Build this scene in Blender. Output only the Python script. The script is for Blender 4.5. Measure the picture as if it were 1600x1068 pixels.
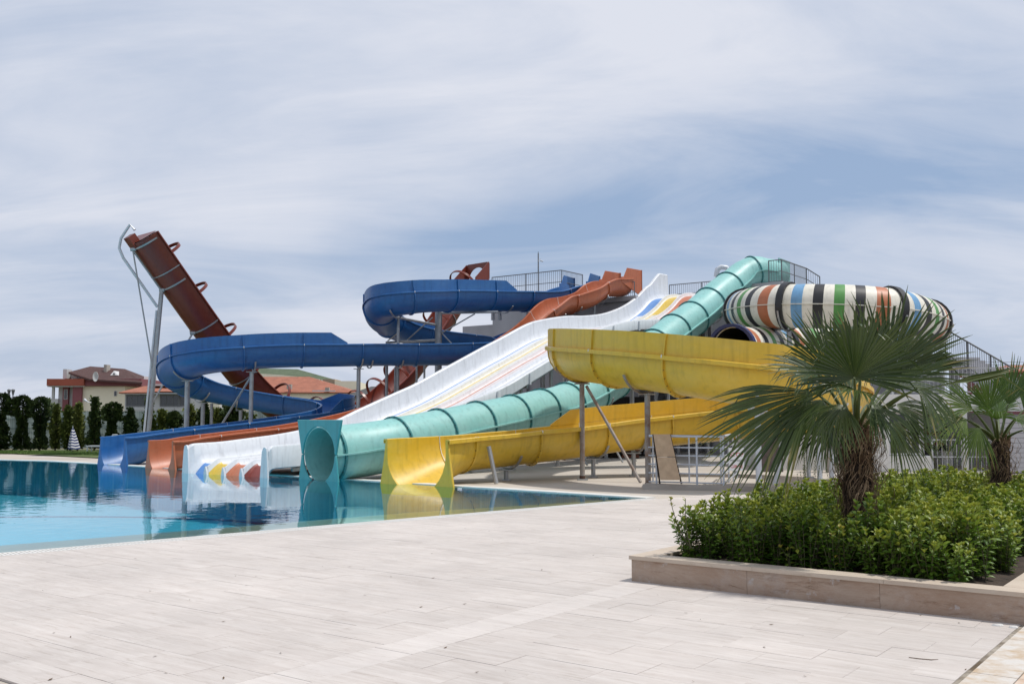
import bpy, bmesh, math, random
from mathutils import Vector, Matrix
from mathutils.geometry import tessellate_polygon
random.seed(7)
rad = math.radians
S = bpy.context.scene
COL = S.collection
for o in list(bpy.data.objects):
    bpy.data.objects.remove(o)

# ---------------------------------------------------------------- camera
FPX = 1555.0                       # focal length in pixels of the 1600 px wide photograph
EYE = 1.6
PITCH = math.atan(121.0 / FPX)
cd = bpy.data.cameras.new('camera')
cam = bpy.data.objects.new('camera', cd)
COL.objects.link(cam)
cam.location = (0, 0, EYE)
cam.rotation_euler = (rad(90) + PITCH, 0, 0)
cd.sensor_width = 36.0
cd.lens = 36.0 * FPX / 1600.0
cd.clip_start = 0.1
cd.clip_end = 20000
S.camera = cam

# ---------------------------------------------------------------- world, sun, exposure
SUN_EL, SUN_AZ = rad(67), rad(93)          # azimuth clockwise from +Y (the view direction)
W = bpy.data.worlds.new('World')
S.world = W
W.use_nodes = True
nt = W.node_tree
nt.nodes.clear()
def N(t, kind, **kw):
    n = t.nodes.new(kind)
    for k, v in kw.items():
        setattr(n, k, v)
    return n
out = N(nt, 'ShaderNodeOutputWorld')
bg = N(nt, 'ShaderNodeBackground')
bg.inputs['Strength'].default_value = 0.113
sky = N(nt, 'ShaderNodeTexSky', sky_type='NISHITA', sun_disc=False)
sky.sun_elevation = SUN_EL
sky.sun_rotation = SUN_AZ
sky.air_density = 1.0
sky.dust_density = 1.8
sky.ozone_density = 1.2
tc = N(nt, 'ShaderNodeTexCoord')
sep = N(nt, 'ShaderNodeSeparateXYZ')
nt.links.new(tc.outputs['Generated'], sep.inputs[0])
zc = N(nt, 'ShaderNodeMath', operation='MAXIMUM'); zc.inputs[1].default_value = 0.0
nt.links.new(sep.outputs['Z'], zc.inputs[0])
za = N(nt, 'ShaderNodeMath', operation='ADD'); za.inputs[1].default_value = 0.30
nt.links.new(zc.outputs[0], za.inputs[0])
dx = N(nt, 'ShaderNodeMath', operation='DIVIDE'); dy = N(nt, 'ShaderNodeMath', operation='DIVIDE')
nt.links.new(sep.outputs['X'], dx.inputs[0]); nt.links.new(za.outputs[0], dx.inputs[1])
nt.links.new(sep.outputs['Y'], dy.inputs[0]); nt.links.new(za.outputs[0], dy.inputs[1])
cmb = N(nt, 'ShaderNodeCombineXYZ')
nt.links.new(dx.outputs[0], cmb.inputs[0]); nt.links.new(dy.outputs[0], cmb.inputs[1])
def cloud(scale, loc, rotz, sc, detail, rough, dist, lo, hi):
    mp = N(nt, 'ShaderNodeMapping')
    mp.inputs['Location'].default_value = loc
    mp.inputs['Rotation'].default_value = (0, 0, rotz)
    mp.inputs['Scale'].default_value = sc
    nt.links.new(cmb.outputs[0], mp.inputs[0])
    n = N(nt, 'ShaderNodeTexNoise')
    n.inputs['Scale'].default_value = scale
    n.inputs['Detail'].default_value = detail
    n.inputs['Roughness'].default_value = rough
    n.inputs['Distortion'].default_value = dist
    nt.links.new(mp.outputs[0], n.inputs[0])
    r = N(nt, 'ShaderNodeMapRange', interpolation_type='SMOOTHSTEP')
    r.inputs['From Min'].default_value = lo
    r.inputs['From Max'].default_value = hi
    nt.links.new(n.outputs[0], r.inputs[0])
    return r.outputs[0]
c1 = cloud(0.75, (0.6, 0.35, 0), rad(20), (1.0, 1.0, 1), 6, 0.52, 0.8, 0.30, 0.72)
c2 = cloud(1.5, (4.3, 1.2, 0), rad(52), (0.7, 1.9, 1), 12, 0.60, 0.9, 0.30, 0.70)
# a broad clear lane low in the sky ahead, tilting up to the right
def lin(x, mul, add):
    n = N(nt, 'ShaderNodeMath', operation='MULTIPLY_ADD'); n.inputs[1].default_value = mul; n.inputs[2].default_value = add
    nt.links.new(x, n.inputs[0]); return n.outputs[0]
def m2(op, x, y):
    n = N(nt, 'ShaderNodeMath', operation=op)
    for k_, q_ in enumerate((x, y)):
        if isinstance(q_, (int, float)): n.inputs[k_].default_value = q_
        else: nt.links.new(q_, n.inputs[k_])
    return n.outputs[0]
def lane_(x0, z0, slope, sx, sz, amp):
    u = lin(sep.outputs['X'], 1/sx, -x0/sx)
    zz = m2('SUBTRACT', sep.outputs['Z'], lin(sep.outputs['X'], slope, z0 - slope*x0))
    v = lin(zz, 1/sz, 0.0)
    e_ = m2('ADD', m2('MULTIPLY', u, u), m2('MULTIPLY', v, v))
    return m2('MULTIPLY', m2('POWER', 2.718, m2('MULTIPLY', e_, -1.0)), amp)
clear = m2('ADD', lane_(.26, .225, .10, .30, .075, 1.0), lane_(-.08, .165, .16, .22, .045, .75))
cov = m2('SUBTRACT', m2('ADD', m2('MULTIPLY', c1, .44), m2('MULTIPLY', c2, .50)), m2('MULTIPLY', clear, .68))
ad = N(nt, 'ShaderNodeMath', operation='ADD'); ad.use_clamp = True; ad.inputs[1].default_value = 0.31
nt.links.new(cov, ad.inputs[0])
mixc = N(nt, 'ShaderNodeMix', data_type='RGBA')
nt.links.new(ad.outputs[0], mixc.inputs[0])
tint = N(nt, 'ShaderNodeMix', data_type='RGBA', blend_type='MULTIPLY')
tint.inputs[0].default_value = 1.0
tint.inputs[7].default_value = (1.0, 1.0, 1.0, 1)
nt.links.new(sky.outputs[0], tint.inputs[6])
SKYBLUE = (2.95, 4.0, 5.8, 1)
flat = N(nt, 'ShaderNodeMix', data_type='RGBA')
flat.inputs[0].default_value = 0.85           # thin veil of high cloud evens the sky out
flat.inputs[7].default_value = SKYBLUE
nt.links.new(tint.outputs[2], flat.inputs[6])
nt.links.new(flat.outputs[2], mixc.inputs[6])
mixc.inputs[7].default_value = (6.45, 6.72, 7.5, 1)
nt.links.new(mixc.outputs[2], bg.inputs[0])
nt.links.new(bg.outputs[0], out.inputs[0])

sl = bpy.data.lights.new('sun', 'SUN')
sl.energy = 3.25
sl.angle = rad(1.8)
sl.color = (1.0, 0.96, 0.90)
sun = bpy.data.objects.new('sun', sl)
COL.objects.link(sun)
sdir = Vector((math.sin(SUN_AZ) * math.cos(SUN_EL), math.cos(SUN_AZ) * math.cos(SUN_EL), math.sin(SUN_EL)))
sun.rotation_euler = (-sdir).to_track_quat('-Z', 'Y').to_euler()
sun.location = (0, 0, 60)
S.view_settings.view_transform = 'Standard'
S.view_settings.look = 'None'
S.view_settings.exposure = 0.0
S.view_settings.gamma = 1.0
S.view_settings.use_curve_mapping = False
S.render.engine = 'CYCLES'
S.cycles.max_bounces = 8
S.cycles.transparent_max_bounces = 12
S.render.resolution_x, S.render.resolution_y = 1024, 683

# ---------------------------------------------------------------- helpers
CP, SP = math.cos(PITCH), math.sin(PITCH)
def at(px, py, d):
    """point seen at pixel (px, py) of the photograph, d metres ahead of the camera"""
    v = 534 - py
    y = FPX * CP - v * SP
    z = FPX * SP + v * CP
    k = d / y
    return Vector(((px - 800) * k, d, EYE + z * k))
def gr(px, py, z=0.0):
    v = 534 - py
    y = FPX * CP - v * SP
    w = FPX * SP + v * CP
    k = (z - EYE) / w
    return Vector(((px - 800) * k, y * k, z))
def on_line(px, py, P0, D):
    """where the vertical plane over the plan line P0 + t D is met at pixel (px, py): t, z"""
    p = at(px, py, 1.0)
    m = p.x
    t = (m * P0[1] - P0[0]) / (D[0] - m * D[1])
    d = P0[1] + t * D[1]
    return t, at(px, py, d).z

def tag(o, label=None, cat=None, group=None, kind=None):
    if label: o['label'] = label
    if cat: o['category'] = cat
    if group: o['group'] = group
    if kind: o['kind'] = kind
    return o
def empty(name, loc=(0, 0, 0), rz=0, label=None, cat=None, group=None):
    o = bpy.data.objects.new(name, None)
    o.empty_display_size = 0.2
    o.location = loc
    o.rotation_euler = (0, 0, rz)
    COL.objects.link(o)
    return tag(o, label, cat, group)
def kids(o):
    return [c for c in bpy.data.objects if c.parent == o]
def copy_tree(o, childmap, parent=None):
    c = o.copy(); COL.objects.link(c)
    if parent: c.parent = parent
    for ch in childmap.get(o.name, []):
        copy_tree(ch, childmap, c)
    return c
def cmap():
    m = {}
    for o in bpy.data.objects:
        if o.parent: m.setdefault(o.parent.name, []).append(o)
    return m

class MB:
    def __init__(s):
        s.v = []; s.f = []; s.m = []
    def add(s, vs, fs, mi=0):
        b = len(s.v)
        s.v += [tuple(v) for v in vs]
        for i, f in enumerate(fs):
            s.f.append(tuple(b + k for k in f))
            s.m.append(mi[i] if isinstance(mi, (list, tuple)) else mi)
    def box(s, lo, hi, mi=0, M=None):
        x0, y0, z0 = lo; x1, y1, z1 = hi
        vs = [Vector(p) for p in ((x0,y0,z0),(x1,y0,z0),(x1,y1,z0),(x0,y1,z0),(x0,y0,z1),(x1,y0,z1),(x1,y1,z1),(x0,y1,z1))]
        if M is not None: vs = [M @ p for p in vs]
        s.add(vs, [(3,2,1,0),(4,5,6,7),(0,1,5,4),(1,2,6,5),(2,3,7,6),(3,0,4,7)], mi)
    def bar(s, p, q, w, h=None, mi=0, up=Vector((0,0,1))):
        """rectangular bar from p to q"""
        p = Vector(p); q = Vector(q); h = h or w
        t = (q - p).normalized()
        sd = t.cross(up)
        if sd.length < 1e-4: sd = t.cross(Vector((0,1,0)))
        sd.normalize(); u = sd.cross(t)
        vs = []
        for e in (p, q):
            for a, b in ((-1,-1),(1,-1),(1,1),(-1,1)):
                vs.append(e + sd * (a * w / 2) + u * (b * h / 2))
        s.add(vs, [(3,2,1,0),(4,5,6,7),(0,1,5,4),(1,2,6,5),(2,3,7,6),(3,0,4,7)], mi)
    def tube(s, p, q, r, r2=None, n=10, mi=0, cap=True):
        p = Vector(p); q = Vector(q); r2 = r if r2 is None else r2
        t = (q - p).normalized()
        a = t.orthogonal().normalized(); b = t.cross(a)
        vs = []
        for e, rr in ((p, r), (q, r2)):
            for i in range(n):
                w = 2 * math.pi * i / n
                vs.append(e + a * (math.cos(w) * rr) + b * (math.sin(w) * rr))
        fs = [(i, (i + 1) % n, n + (i + 1) % n, n + i) for i in range(n)]
        if cap:
            fs += [tuple(range(n - 1, -1, -1)), tuple(range(n, 2 * n))]
        s.add(vs, fs, mi)
    def path(s, pts, r, n=8, mi=0):
        pts = [Vector(p) for p in pts]
        vs = []; prev = None
        for i, p in enumerate(pts):
            t = (pts[min(i + 1, len(pts) - 1)] - pts[max(i - 1, 0)]).normalized()
            if prev is None: a = t.orthogonal().normalized()
            else: a = (prev - t * prev.dot(t)).normalized()
            prev = a; b = t.cross(a)
            rr = r[i] if isinstance(r, (list, tuple)) else r
            for k in range(n):
                w = 2 * math.pi * k / n
                vs.append(p + a * (math.cos(w) * rr) + b * (math.sin(w) * rr))
        fs = []
        for i in range(len(pts) - 1):
            for k in range(n):
                fs.append((i * n + k, i * n + (k + 1) % n, (i + 1) * n + (k + 1) % n, (i + 1) * n + k))
        m = len(pts) - 1
        fs += [tuple(range(n - 1, -1, -1)), tuple(m * n + k for k in range(n))]
        s.add(vs, fs, mi)
    def build(s, name, mats, parent=None, smooth=None, loc=None):
        me = bpy.data.meshes.new(name)
        me.from_pydata(s.v, [], s.f)
        if not isinstance(mats, (list, tuple)): mats = [mats]
        for m in mats: me.materials.append(m)
        if len(mats) > 1: me.polygons.foreach_set('material_index', s.m)
        if smooth:
            me.shade_smooth()
            me.set_sharp_from_angle(angle=rad(smooth))
        me.update()
        o = bpy.data.objects.new(name, me)
        COL.objects.link(o)
        if parent: o.parent = parent
        if loc is not None: o.location = loc
        return o

def cr(pts, ds=0.25):
    """Catmull-Rom through pts, resampled evenly"""
    P = [Vector(p) for p in pts]
    P = [P[0] * 2 - P[1]] + P + [P[-1] * 2 - P[-2]]
    o = []
    for i in range(1, len(P) - 2):
        p0, p1, p2, p3 = P[i-1], P[i], P[i+1], P[i+2]
        # centripetal parametrisation
        t0 = 0; t1 = t0 + max((p1-p0).length, 1e-4) ** .5; t2 = t1 + max((p2-p1).length, 1e-4) ** .5; t3 = t2 + max((p3-p2).length, 1e-4) ** .5
        for k in range(24):
            t = t1 + (t2 - t1) * k / 24
            a1 = p0 * ((t1-t)/(t1-t0)) + p1 * ((t-t0)/(t1-t0))
            a2 = p1 * ((t2-t)/(t2-t1)) + p2 * ((t-t1)/(t2-t1))
            a3 = p2 * ((t3-t)/(t3-t2)) + p3 * ((t-t2)/(t3-t2))
            b1 = a1 * ((t2-t)/(t2-t0)) + a2 * ((t-t0)/(t2-t0))
            b2 = a2 * ((t3-t)/(t3-t1)) + a3 * ((t-t1)/(t3-t1))
            o.append(b1 * ((t2-t)/(t2-t1)) + b2 * ((t-t1)/(t2-t1)))
    o.append(P[-2])
    for _ in range(3):      # soften the control polygon a little
        o = [o[0]] + [(o[i-1] + o[i] * 2 + o[i+1]) / 4 for i in range(1, len(o)-1)] + [o[-1]]
    L = [0]
    for i in range(1, len(o)): L.append(L[-1] + (o[i] - o[i-1]).length)
    n = max(2, int(L[-1] / ds))
    r = []; j = 0
    for i in range(n + 1):
        s = L[-1] * i / n
        while j < len(L) - 2 and L[j+1] < s: j += 1
        f = (s - L[j]) / max(L[j+1] - L[j], 1e-9)
        r.append(o[j].lerp(o[j+1], min(max(f, 0), 1)))
    return r, L[-1]
def frames(pts):
    F = []
    for i, p in enumerate(pts):
        t = (pts[min(i+1, len(pts)-1)] - pts[max(i-1, 0)]).normalized()
        sd = Vector((t.y, -t.x, 0)).normalized()      # right-hand side of travel
        up = sd.cross(t).normalized()
        F.append((p, t, sd, up))
    return F
def sweep(mb, F, sec, closed=True, mi=0, cap=True):
    """sec: list of (u right, v up), or a function of the index giving one"""
    n = None; vs = []
    for i, (p, t, sd, up) in enumerate(F):
        sc = sec(i) if callable(sec) else sec
        n = len(sc)
        for u, v in sc: vs.append(p + sd * u + up * v)
    fs = []; ms = []
    R = n if closed else n - 1
    for i in range(len(F) - 1):
        for k in range(R):
            fs.append((i*n+k, (i+1)*n+k, (i+1)*n+(k+1) % n, i*n+(k+1) % n))
            ms.append(mi(i, k) if callable(mi) else mi)
    if closed and cap:
        m0 = mi if isinstance(mi, int) else 0
        q = (len(F)-1) * n
        idx = tessellate_polygon([[Vector((a, b, 0)) for a, b in (sec(0) if callable(sec) else sec)]])
        for tri in idx:
            fs.append(tuple(tri)); ms.append(m0)
        idx = tessellate_polygon([[Vector((a, b, 0)) for a, b in (sec(len(F)-1) if callable(sec) else sec)]])
        for tri in idx:
            fs.append(tuple(q + k for k in reversed(tri))); ms.append(m0)
    mb.add(vs, fs, ms)

# ---------------------------------------------------------------- materials
def mat(name, col, rough=0.5, metal=0.0, noise=None, bump=None, coat=0.0, spec=None, col2=None, scale2=None):
    """noise=(scale, amount) value variation, bump=(scale, strength), col2/scale2: second colour in large soft patches"""
    m = bpy.data.materials.new(name); m.use_nodes = True
    t = m.node_tree; b = t.nodes['Principled BSDF']
    b.inputs['Roughness'].default_value = rough
    b.inputs['Metallic'].default_value = metal
    if coat: b.inputs['Coat Weight'].default_value = coat; b.inputs['Coat Roughness'].default_value = 0.12
    if spec is not None: b.inputs['Specular IOR Level'].default_value = spec
    g = N(t, 'ShaderNodeNewGeometry')
    c = (*col, 1)
    src = None
    if col2:
        n2 = N(t, 'ShaderNodeTexNoise'); n2.inputs['Scale'].default_value = scale2 or 1.0; n2.inputs['Detail'].default_value = 6
        n2.inputs['Roughness'].default_value = 0.65
        t.links.new(g.outputs['Position'], n2.inputs['Vector'])
        r = N(t, 'ShaderNodeMapRange'); r.inputs[1].default_value = 0.4; r.inputs[2].default_value = 0.65
        t.links.new(n2.outputs[0], r.inputs[0])
        mxn = N(t, 'ShaderNodeMix', data_type='RGBA')
        mxn.inputs[6].default_value = c; mxn.inputs[7].default_value = (*col2, 1)
        t.links.new(r.outputs[0], mxn.inputs[0])
        src = mxn.outputs[2]
    if noise:
        n = N(t, 'ShaderNodeTexNoise'); n.inputs['Scale'].default_value = noise[0]; n.inputs['Detail'].default_value = 7
        n.inputs['Roughness'].default_value = 0.6
        t.links.new(g.outputs['Position'], n.inputs['Vector'])
        r = N(t, 'ShaderNodeMapRange'); r.inputs[1].default_value = 0.25; r.inputs[2].default_value = 0.75
        r.inputs[3].default_value = 1 - noise[1]; r.inputs[4].default_value = 1 + noise[1]
        t.links.new(n.outputs[0], r.inputs[0])
        h = N(t, 'ShaderNodeMix', data_type='RGBA', blend_type='MULTIPLY'); h.inputs[0].default_value = 1
        if src: t.links.new(src, h.inputs[6])
        else: h.inputs[6].default_value = c
        t.links.new(r.outputs[0], h.inputs[7])
        src = h.outputs[2]
    if src: t.links.new(src, b.inputs['Base Color'])
    else: b.inputs['Base Color'].default_value = c
    if bump:
        n = N(t, 'ShaderNodeTexNoise'); n.inputs['Scale'].default_value = bump[0]; n.inputs['Detail'].default_value = 4
        t.links.new(g.outputs['Position'], n.inputs['Vector'])
        bp = N(t, 'ShaderNodeBump'); bp.inputs['Strength'].default_value = bump[1]; bp.inputs['Distance'].default_value = 0.02
        t.links.new(n.outputs[0], bp.inputs['Height']); t.links.new(bp.outputs[0], b.inputs['Normal'])
    return m
def gel(name, col, worn, rough=0.3, amt=0.5):
    """weathered glass-fibre gelcoat: chalky scuffs over a glossy colour"""
    m = bpy.data.materials.new(name); m.use_nodes = True
    t = m.node_tree; b = t.nodes['Principled BSDF']
    g = N(t, 'ShaderNodeNewGeometry')
    n1 = N(t, 'ShaderNodeTexNoise'); n1.inputs['Scale'].default_value = 1.1; n1.inputs['Detail'].default_value = 9; n1.inputs['Roughness'].default_value = 0.7
    mp = N(t, 'ShaderNodeMapping'); mp.inputs['Scale'].default_value = (1, 1, 2.6)
    t.links.new(g.outputs['Position'], mp.inputs[0]); t.links.new(mp.outputs[0], n1.inputs['Vector'])
    r = N(t, 'ShaderNodeMapRange'); r.inputs[1].default_value = 0.42; r.inputs[2].default_value = 0.78; r.inputs[4].default_value = amt
    t.links.new(n1.outputs[0], r.inputs[0])
    mx_ = N(t, 'ShaderNodeMix', data_type='RGBA'); mx_.inputs[6].default_value = (*col, 1); mx_.inputs[7].default_value = (*worn, 1)
    t.links.new(r.outputs[0], mx_.inputs[0])
    n2 = N(t, 'ShaderNodeTexNoise'); n2.inputs['Scale'].default_value = 9; n2.inputs['Detail'].default_value = 6
    t.links.new(g.outputs['Position'], n2.inputs['Vector'])
    r2 = N(t, 'ShaderNodeMapRange'); r2.inputs[1].default_value = 0.3; r2.inputs[2].default_value = 0.7; r2.inputs[3].default_value = 0.955; r2.inputs[4].default_value = 1.03
    t.links.new(n2.outputs[0], r2.inputs[0])
    h = N(t, 'ShaderNodeMix', data_type='RGBA', blend_type='MULTIPLY'); h.inputs[0].default_value = 1
    t.links.new(mx_.outputs[2], h.inputs[6]); t.links.new(r2.outputs[0], h.inputs[7])
    # run-off streaks down the sides
    m4 = N(t, 'ShaderNodeMapping'); m4.inputs['Scale'].default_value = (5, 5, .45); t.links.new(g.outputs['Position'], m4.inputs[0])
    n4 = N(t, 'ShaderNodeTexNoise'); n4.inputs['Scale'].default_value = 1.6; n4.inputs['Detail'].default_value = 5; t.links.new(m4.outputs[0], n4.inputs['Vector'])
    r4 = N(t, 'ShaderNodeMapRange'); r4.inputs[1].default_value = .5; r4.inputs[2].default_value = .78; r4.inputs[3].default_value = 1.0; r4.inputs[4].default_value = .78
    t.links.new(n4.outputs[0], r4.inputs[0])
    h4 = N(t, 'ShaderNodeMix', data_type='RGBA', blend_type='MULTIPLY'); h4.inputs[0].default_value = 1
    t.links.new(h.outputs[2], h4.inputs[6]); t.links.new(r4.outputs[0], h4.inputs[7])
    t.links.new(h4.outputs[2], b.inputs['Base Color'])
    r3 = N(t, 'ShaderNodeMapRange'); r3.inputs[3].default_value = rough; r3.inputs[4].default_value = rough + 0.25
    t.links.new(n1.outputs[0], r3.inputs[0]); t.links.new(r3.outputs[0], b.inputs['Roughness'])
    bp = N(t, 'ShaderNodeBump'); bp.inputs['Strength'].default_value = 0.07; bp.inputs['Distance'].default_value = 0.02
    n3 = N(t, 'ShaderNodeTexNoise'); n3.inputs['Scale'].default_value = 2.2; n3.inputs['Detail'].default_value = 3
    t.links.new(g.outputs['Position'], n3.inputs['Vector'])
    t.links.new(n3.outputs[0], bp.inputs['Height']); t.links.new(bp.outputs[0], b.inputs['Normal'])
    return m
M = {}
M['blue'] = gel('blue_gelcoat', (0.015, 0.105, 0.31), (0.05, 0.17, 0.36), 0.28)
M['orange'] = gel('orange_gelcoat', (0.42, 0.115, 0.048), (0.46, 0.18, 0.10), 0.3)
M['yellow'] = gel('yellow_gelcoat', (0.66, 0.425, 0.035), (0.62, 0.46, 0.12), 0.26, 0.55)
M['teal'] = gel('teal_gelcoat', (0.23, 0.50, 0.475), (0.33, 0.56, 0.53), 0.32, 0.6)
M['tealdk'] = gel('teal_flange_paint', (0.045, 0.22, 0.23), (0.09, 0.27, 0.27), 0.35)
M['white'] = gel('white_gelcoat', (0.62, 0.645, 0.68), (0.58, 0.60, 0.62), 0.32, 0.3)
M['red'] = gel('dark_red_gelcoat', (0.15, 0.025, 0.013), (0.20, 0.045, 0.026), 0.22, 0.3)
M['pale_y'] = gel('worn_yellow_lane', (0.63, 0.61, 0.54), (0.62, 0.615, 0.58), 0.35)
M['pale_r'] = gel('worn_red_lane', (0.62, 0.57, 0.57), (0.62, 0.61, 0.61), 0.35)
M['lane_b'] = gel('lane_blue', (0.09, 0.24, 0.56), (0.14, 0.30, 0.58), 0.3)
M['lane_y'] = gel('lane_yellow', (0.66, 0.46, 0.06), (0.68, 0.52, 0.16), 0.3)
M['lane_o'] = gel('lane_orange', (0.50, 0.16, 0.08), (0.5, 0.22, 0.14), 0.3)
M['lane_r'] = gel('lane_dark_red', (0.22, 0.04, 0.03), (0.26, 0.07, 0.05), 0.3)
M['st_w'] = gel('stripe_white', (0.72, 0.69, 0.60), (0.58, 0.55, 0.45), 0.35, 0.8)
M['st_k'] = gel('stripe_black', (0.014, 0.015, 0.018), (0.04, 0.04, 0.045), 0.35)
M['st_g'] = gel('stripe_green', (0.07, 0.25, 0.05), (0.12, 0.32, 0.1), 0.35)
M['st_o'] = gel('stripe_orange', (0.42, 0.13, 0.05), (0.46, 0.2, 0.11), 0.35)
M['st_b'] = gel('stripe_blue', (0.13, 0.30, 0.50), (0.2, 0.36, 0.52), 0.35)
M['navy'] = gel('navy_gelcoat', (0.012, 0.022, 0.10), (0.03, 0.04, 0.13), 0.35)
M['steel'] = mat('galvanised_steel', (0.36, 0.37, 0.38), 0.45, 0.55, noise=(3, 0.22))
M['steelw'] = mat('painted_pale_steel', (0.55, 0.58, 0.62), 0.4, 0.1, noise=(4, 0.1))
M['rusty'] = mat('stained_steel', (0.34, 0.32, 0.30), 0.6, 0.2, noise=(6, 0.25), col2=(0.16, 0.09, 0.055), scale2=3.0)
M['rust'] = mat('rusty_base', (0.07, 0.035, 0.022), 0.8, noise=(20, 0.3))
M['bolt'] = mat('dark_bolt', (0.05, 0.035, 0.03), 0.5, 0.5)
M['joint'] = mat('white_sealant', (0.7, 0.7, 0.68), 0.6)
M['railing'] = mat('railing_grey', (0.16, 0.165, 0.175), 0.5, 0.3)
M['railw'] = mat('railing_pale', (0.45, 0.46, 0.48), 0.45, 0.3)
M['render'] = mat('grey_render', (0.40, 0.40, 0.42), 0.85, noise=(0.8, 0.08), bump=(30, 0.15), col2=(0.35, 0.35, 0.37), scale2=0.5)
M['renderw'] = mat('white_render', (0.66, 0.66, 0.64), 0.8, noise=(1.5, 0.08), bump=(30, 0.1))
M['concrete'] = mat('concrete', (0.42, 0.39, 0.35), 0.85, noise=(1.2, 0.15), bump=(18, 0.2), col2=(0.33, 0.29, 0.25), scale2=0.45)
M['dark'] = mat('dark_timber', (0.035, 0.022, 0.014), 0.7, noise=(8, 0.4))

# ---------------------------------------------------------------- site axes
A = Vector((0.60, 0.80, 0))          # away from the pool, towards the tower
B = Vector((0.80, -0.60, 0))         # along the planter front
C0 = Vector((1.19, 10.05, 0))          # front left corner of the planter
def ab(a, b, z=0.0):
    return C0 + A * a + B * b + Vector((0, 0, z))
AX = math.atan2(A.y, A.x)

def travertine(name, c1, c2, joints=False, bumpy=0.12, pits=0.55):
    m = bpy.data.materials.new(name); m.use_nodes = True
    t = m.node_tree; b = t.nodes['Principled BSDF']
    b.inputs['Roughness'].default_value = 0.7
    g = N(t, 'ShaderNodeNewGeometry'); oi = N(t, 'ShaderNodeObjectInfo')
    rsum = N(t, 'ShaderNodeMath', operation='ADD')
    t.links.new(g.outputs['Random Per Island'], rsum.inputs[0]); t.links.new(oi.outputs['Random'], rsum.inputs[1])
    rot = N(t, 'ShaderNodeVectorRotate', rotation_type='Z_AXIS'); rot.inputs['Angle'].default_value = -math.atan2(B.y, B.x)
    t.links.new(g.outputs['Position'], rot.inputs['Vector'])
    off = N(t, 'ShaderNodeCombineXYZ')
    k = N(t, 'ShaderNodeMath', operation='MULTIPLY'); k.inputs[1].default_value = 37.0
    t.links.new(rsum.outputs[0], k.inputs[0]); t.links.new(k.outputs[0], off.inputs[0]); t.links.new(k.outputs[0], off.inputs[1])
    ad_ = N(t, 'ShaderNodeVectorMath', operation='ADD')
    t.links.new(rot.outputs[0], ad_.inputs[0]); t.links.new(off.outputs[0], ad_.inputs[1])
    def nz(scale, sc, det, ro, lo, hi):
        mp = N(t, 'ShaderNodeMapping'); mp.inputs['Scale'].default_value = sc
        t.links.new(ad_.outputs[0], mp.inputs[0])
        n = N(t, 'ShaderNodeTexNoise'); n.inputs['Scale'].default_value = scale; n.inputs['Detail'].default_value = det; n.inputs['Roughness'].default_value = ro
        n.inputs['Distortion'].default_value = 0.6
        t.links.new(mp.outputs[0], n.inputs['Vector'])
        r = N(t, 'ShaderNodeMapRange'); r.inputs[1].default_value = lo; r.inputs[2].default_value = hi
        t.links.new(n.outputs[0], r.inputs[0])
        return r.outputs[0], n.outputs[0]
    v1, _ = nz(1.7, (0.55, 6.0, 2), 10, 0.78, 0.34, 0.70)
    mixa = N(t, 'ShaderNodeMix', data_type='RGBA'); mixa.inputs[6].default_value = (*c1, 1); mixa.inputs[7].default_value = (*c2, 1)
    t.links.new(v1, mixa.inputs[0])
    v2, raw2 = nz(5.0, (0.55, 6.0, 3), 9, 0.8, 0.54, 0.67)        # fine brown pitted veins
    mixb = N(t, 'ShaderNodeMix', data_type='RGBA'); mixb.inputs[7].default_value = (c2[0]*0.62, c2[1]*0.56, c2[2]*0.48, 1)
    m3 = N(t, 'ShaderNodeMath', operation='MULTIPLY'); m3.inputs[1].default_value = pits
    t.links.new(v2, m3.inputs[0]); t.links.new(m3.outputs[0], mixb.inputs[0]); t.links.new(mixa.outputs[2], mixb.inputs[6])
    # dirt in world space, crossing tiles
    nd = N(t, 'ShaderNodeTexNoise'); nd.inputs['Scale'].default_value = 0.55; nd.inputs['Detail'].default_value = 8; nd.inputs['Roughness'].default_value = 0.68
    t.links.new(rot.outputs[0], nd.inputs['Vector'])
    rd = N(t, 'ShaderNodeMapRange'); rd.inputs[1].default_value = 0.3; rd.inputs[2].default_value = 0.72; rd.inputs[3].default_value = 0.82; rd.inputs[4].default_value = 1.08
    t.links.new(nd.outputs[0], rd.inputs[0])
    tv = N(t, 'ShaderNodeMath', operation='FRACT'); t.links.new(rsum.outputs[0], tv.inputs[0])
    tr = N(t, 'ShaderNodeMapRange'); tr.inputs[3].default_value = 0.965; tr.inputs[4].default_value = 1.02
    t.links.new(tv.outputs[0], tr.inputs[0])
    mm = N(t, 'ShaderNodeMath', operation='MULTIPLY'); t.links.new(rd.outputs[0], mm.inputs[0]); t.links.new(tr.outputs[0], mm.inputs[1])
    h = N(t, 'ShaderNodeMix', data_type='RGBA', blend_type='MULTIPLY'); h.inputs[0].default_value = 1
    t.links.new(mixb.outputs[2], h.inputs[6]); t.links.new(mm.outputs[0], h.inputs[7])
    t.links.new(h.outputs[2], b.inputs['Base Color'])
    bp = N(t, 'ShaderNodeBump'); bp.inputs['Strength'].default_value = bumpy; bp.inputs['Distance'].default_value = 0.01
    t.links.new(raw2, bp.inputs['Height']); t.links.new(bp.outputs[0], b.inputs['Normal'])
    return m
M['trav'] = travertine('travertine_tile', (0.60, 0.555, 0.518), (0.465, 0.412, 0.375))
M['travb'] = travertine('travertine_border', (0.63, 0.583, 0.545), (0.53, 0.48, 0.445))
M['travw'] = travertine('travertine_planter', (0.44, 0.35, 0.28), (0.30, 0.19, 0.125), bumpy=0.5, pits=.9)
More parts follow.
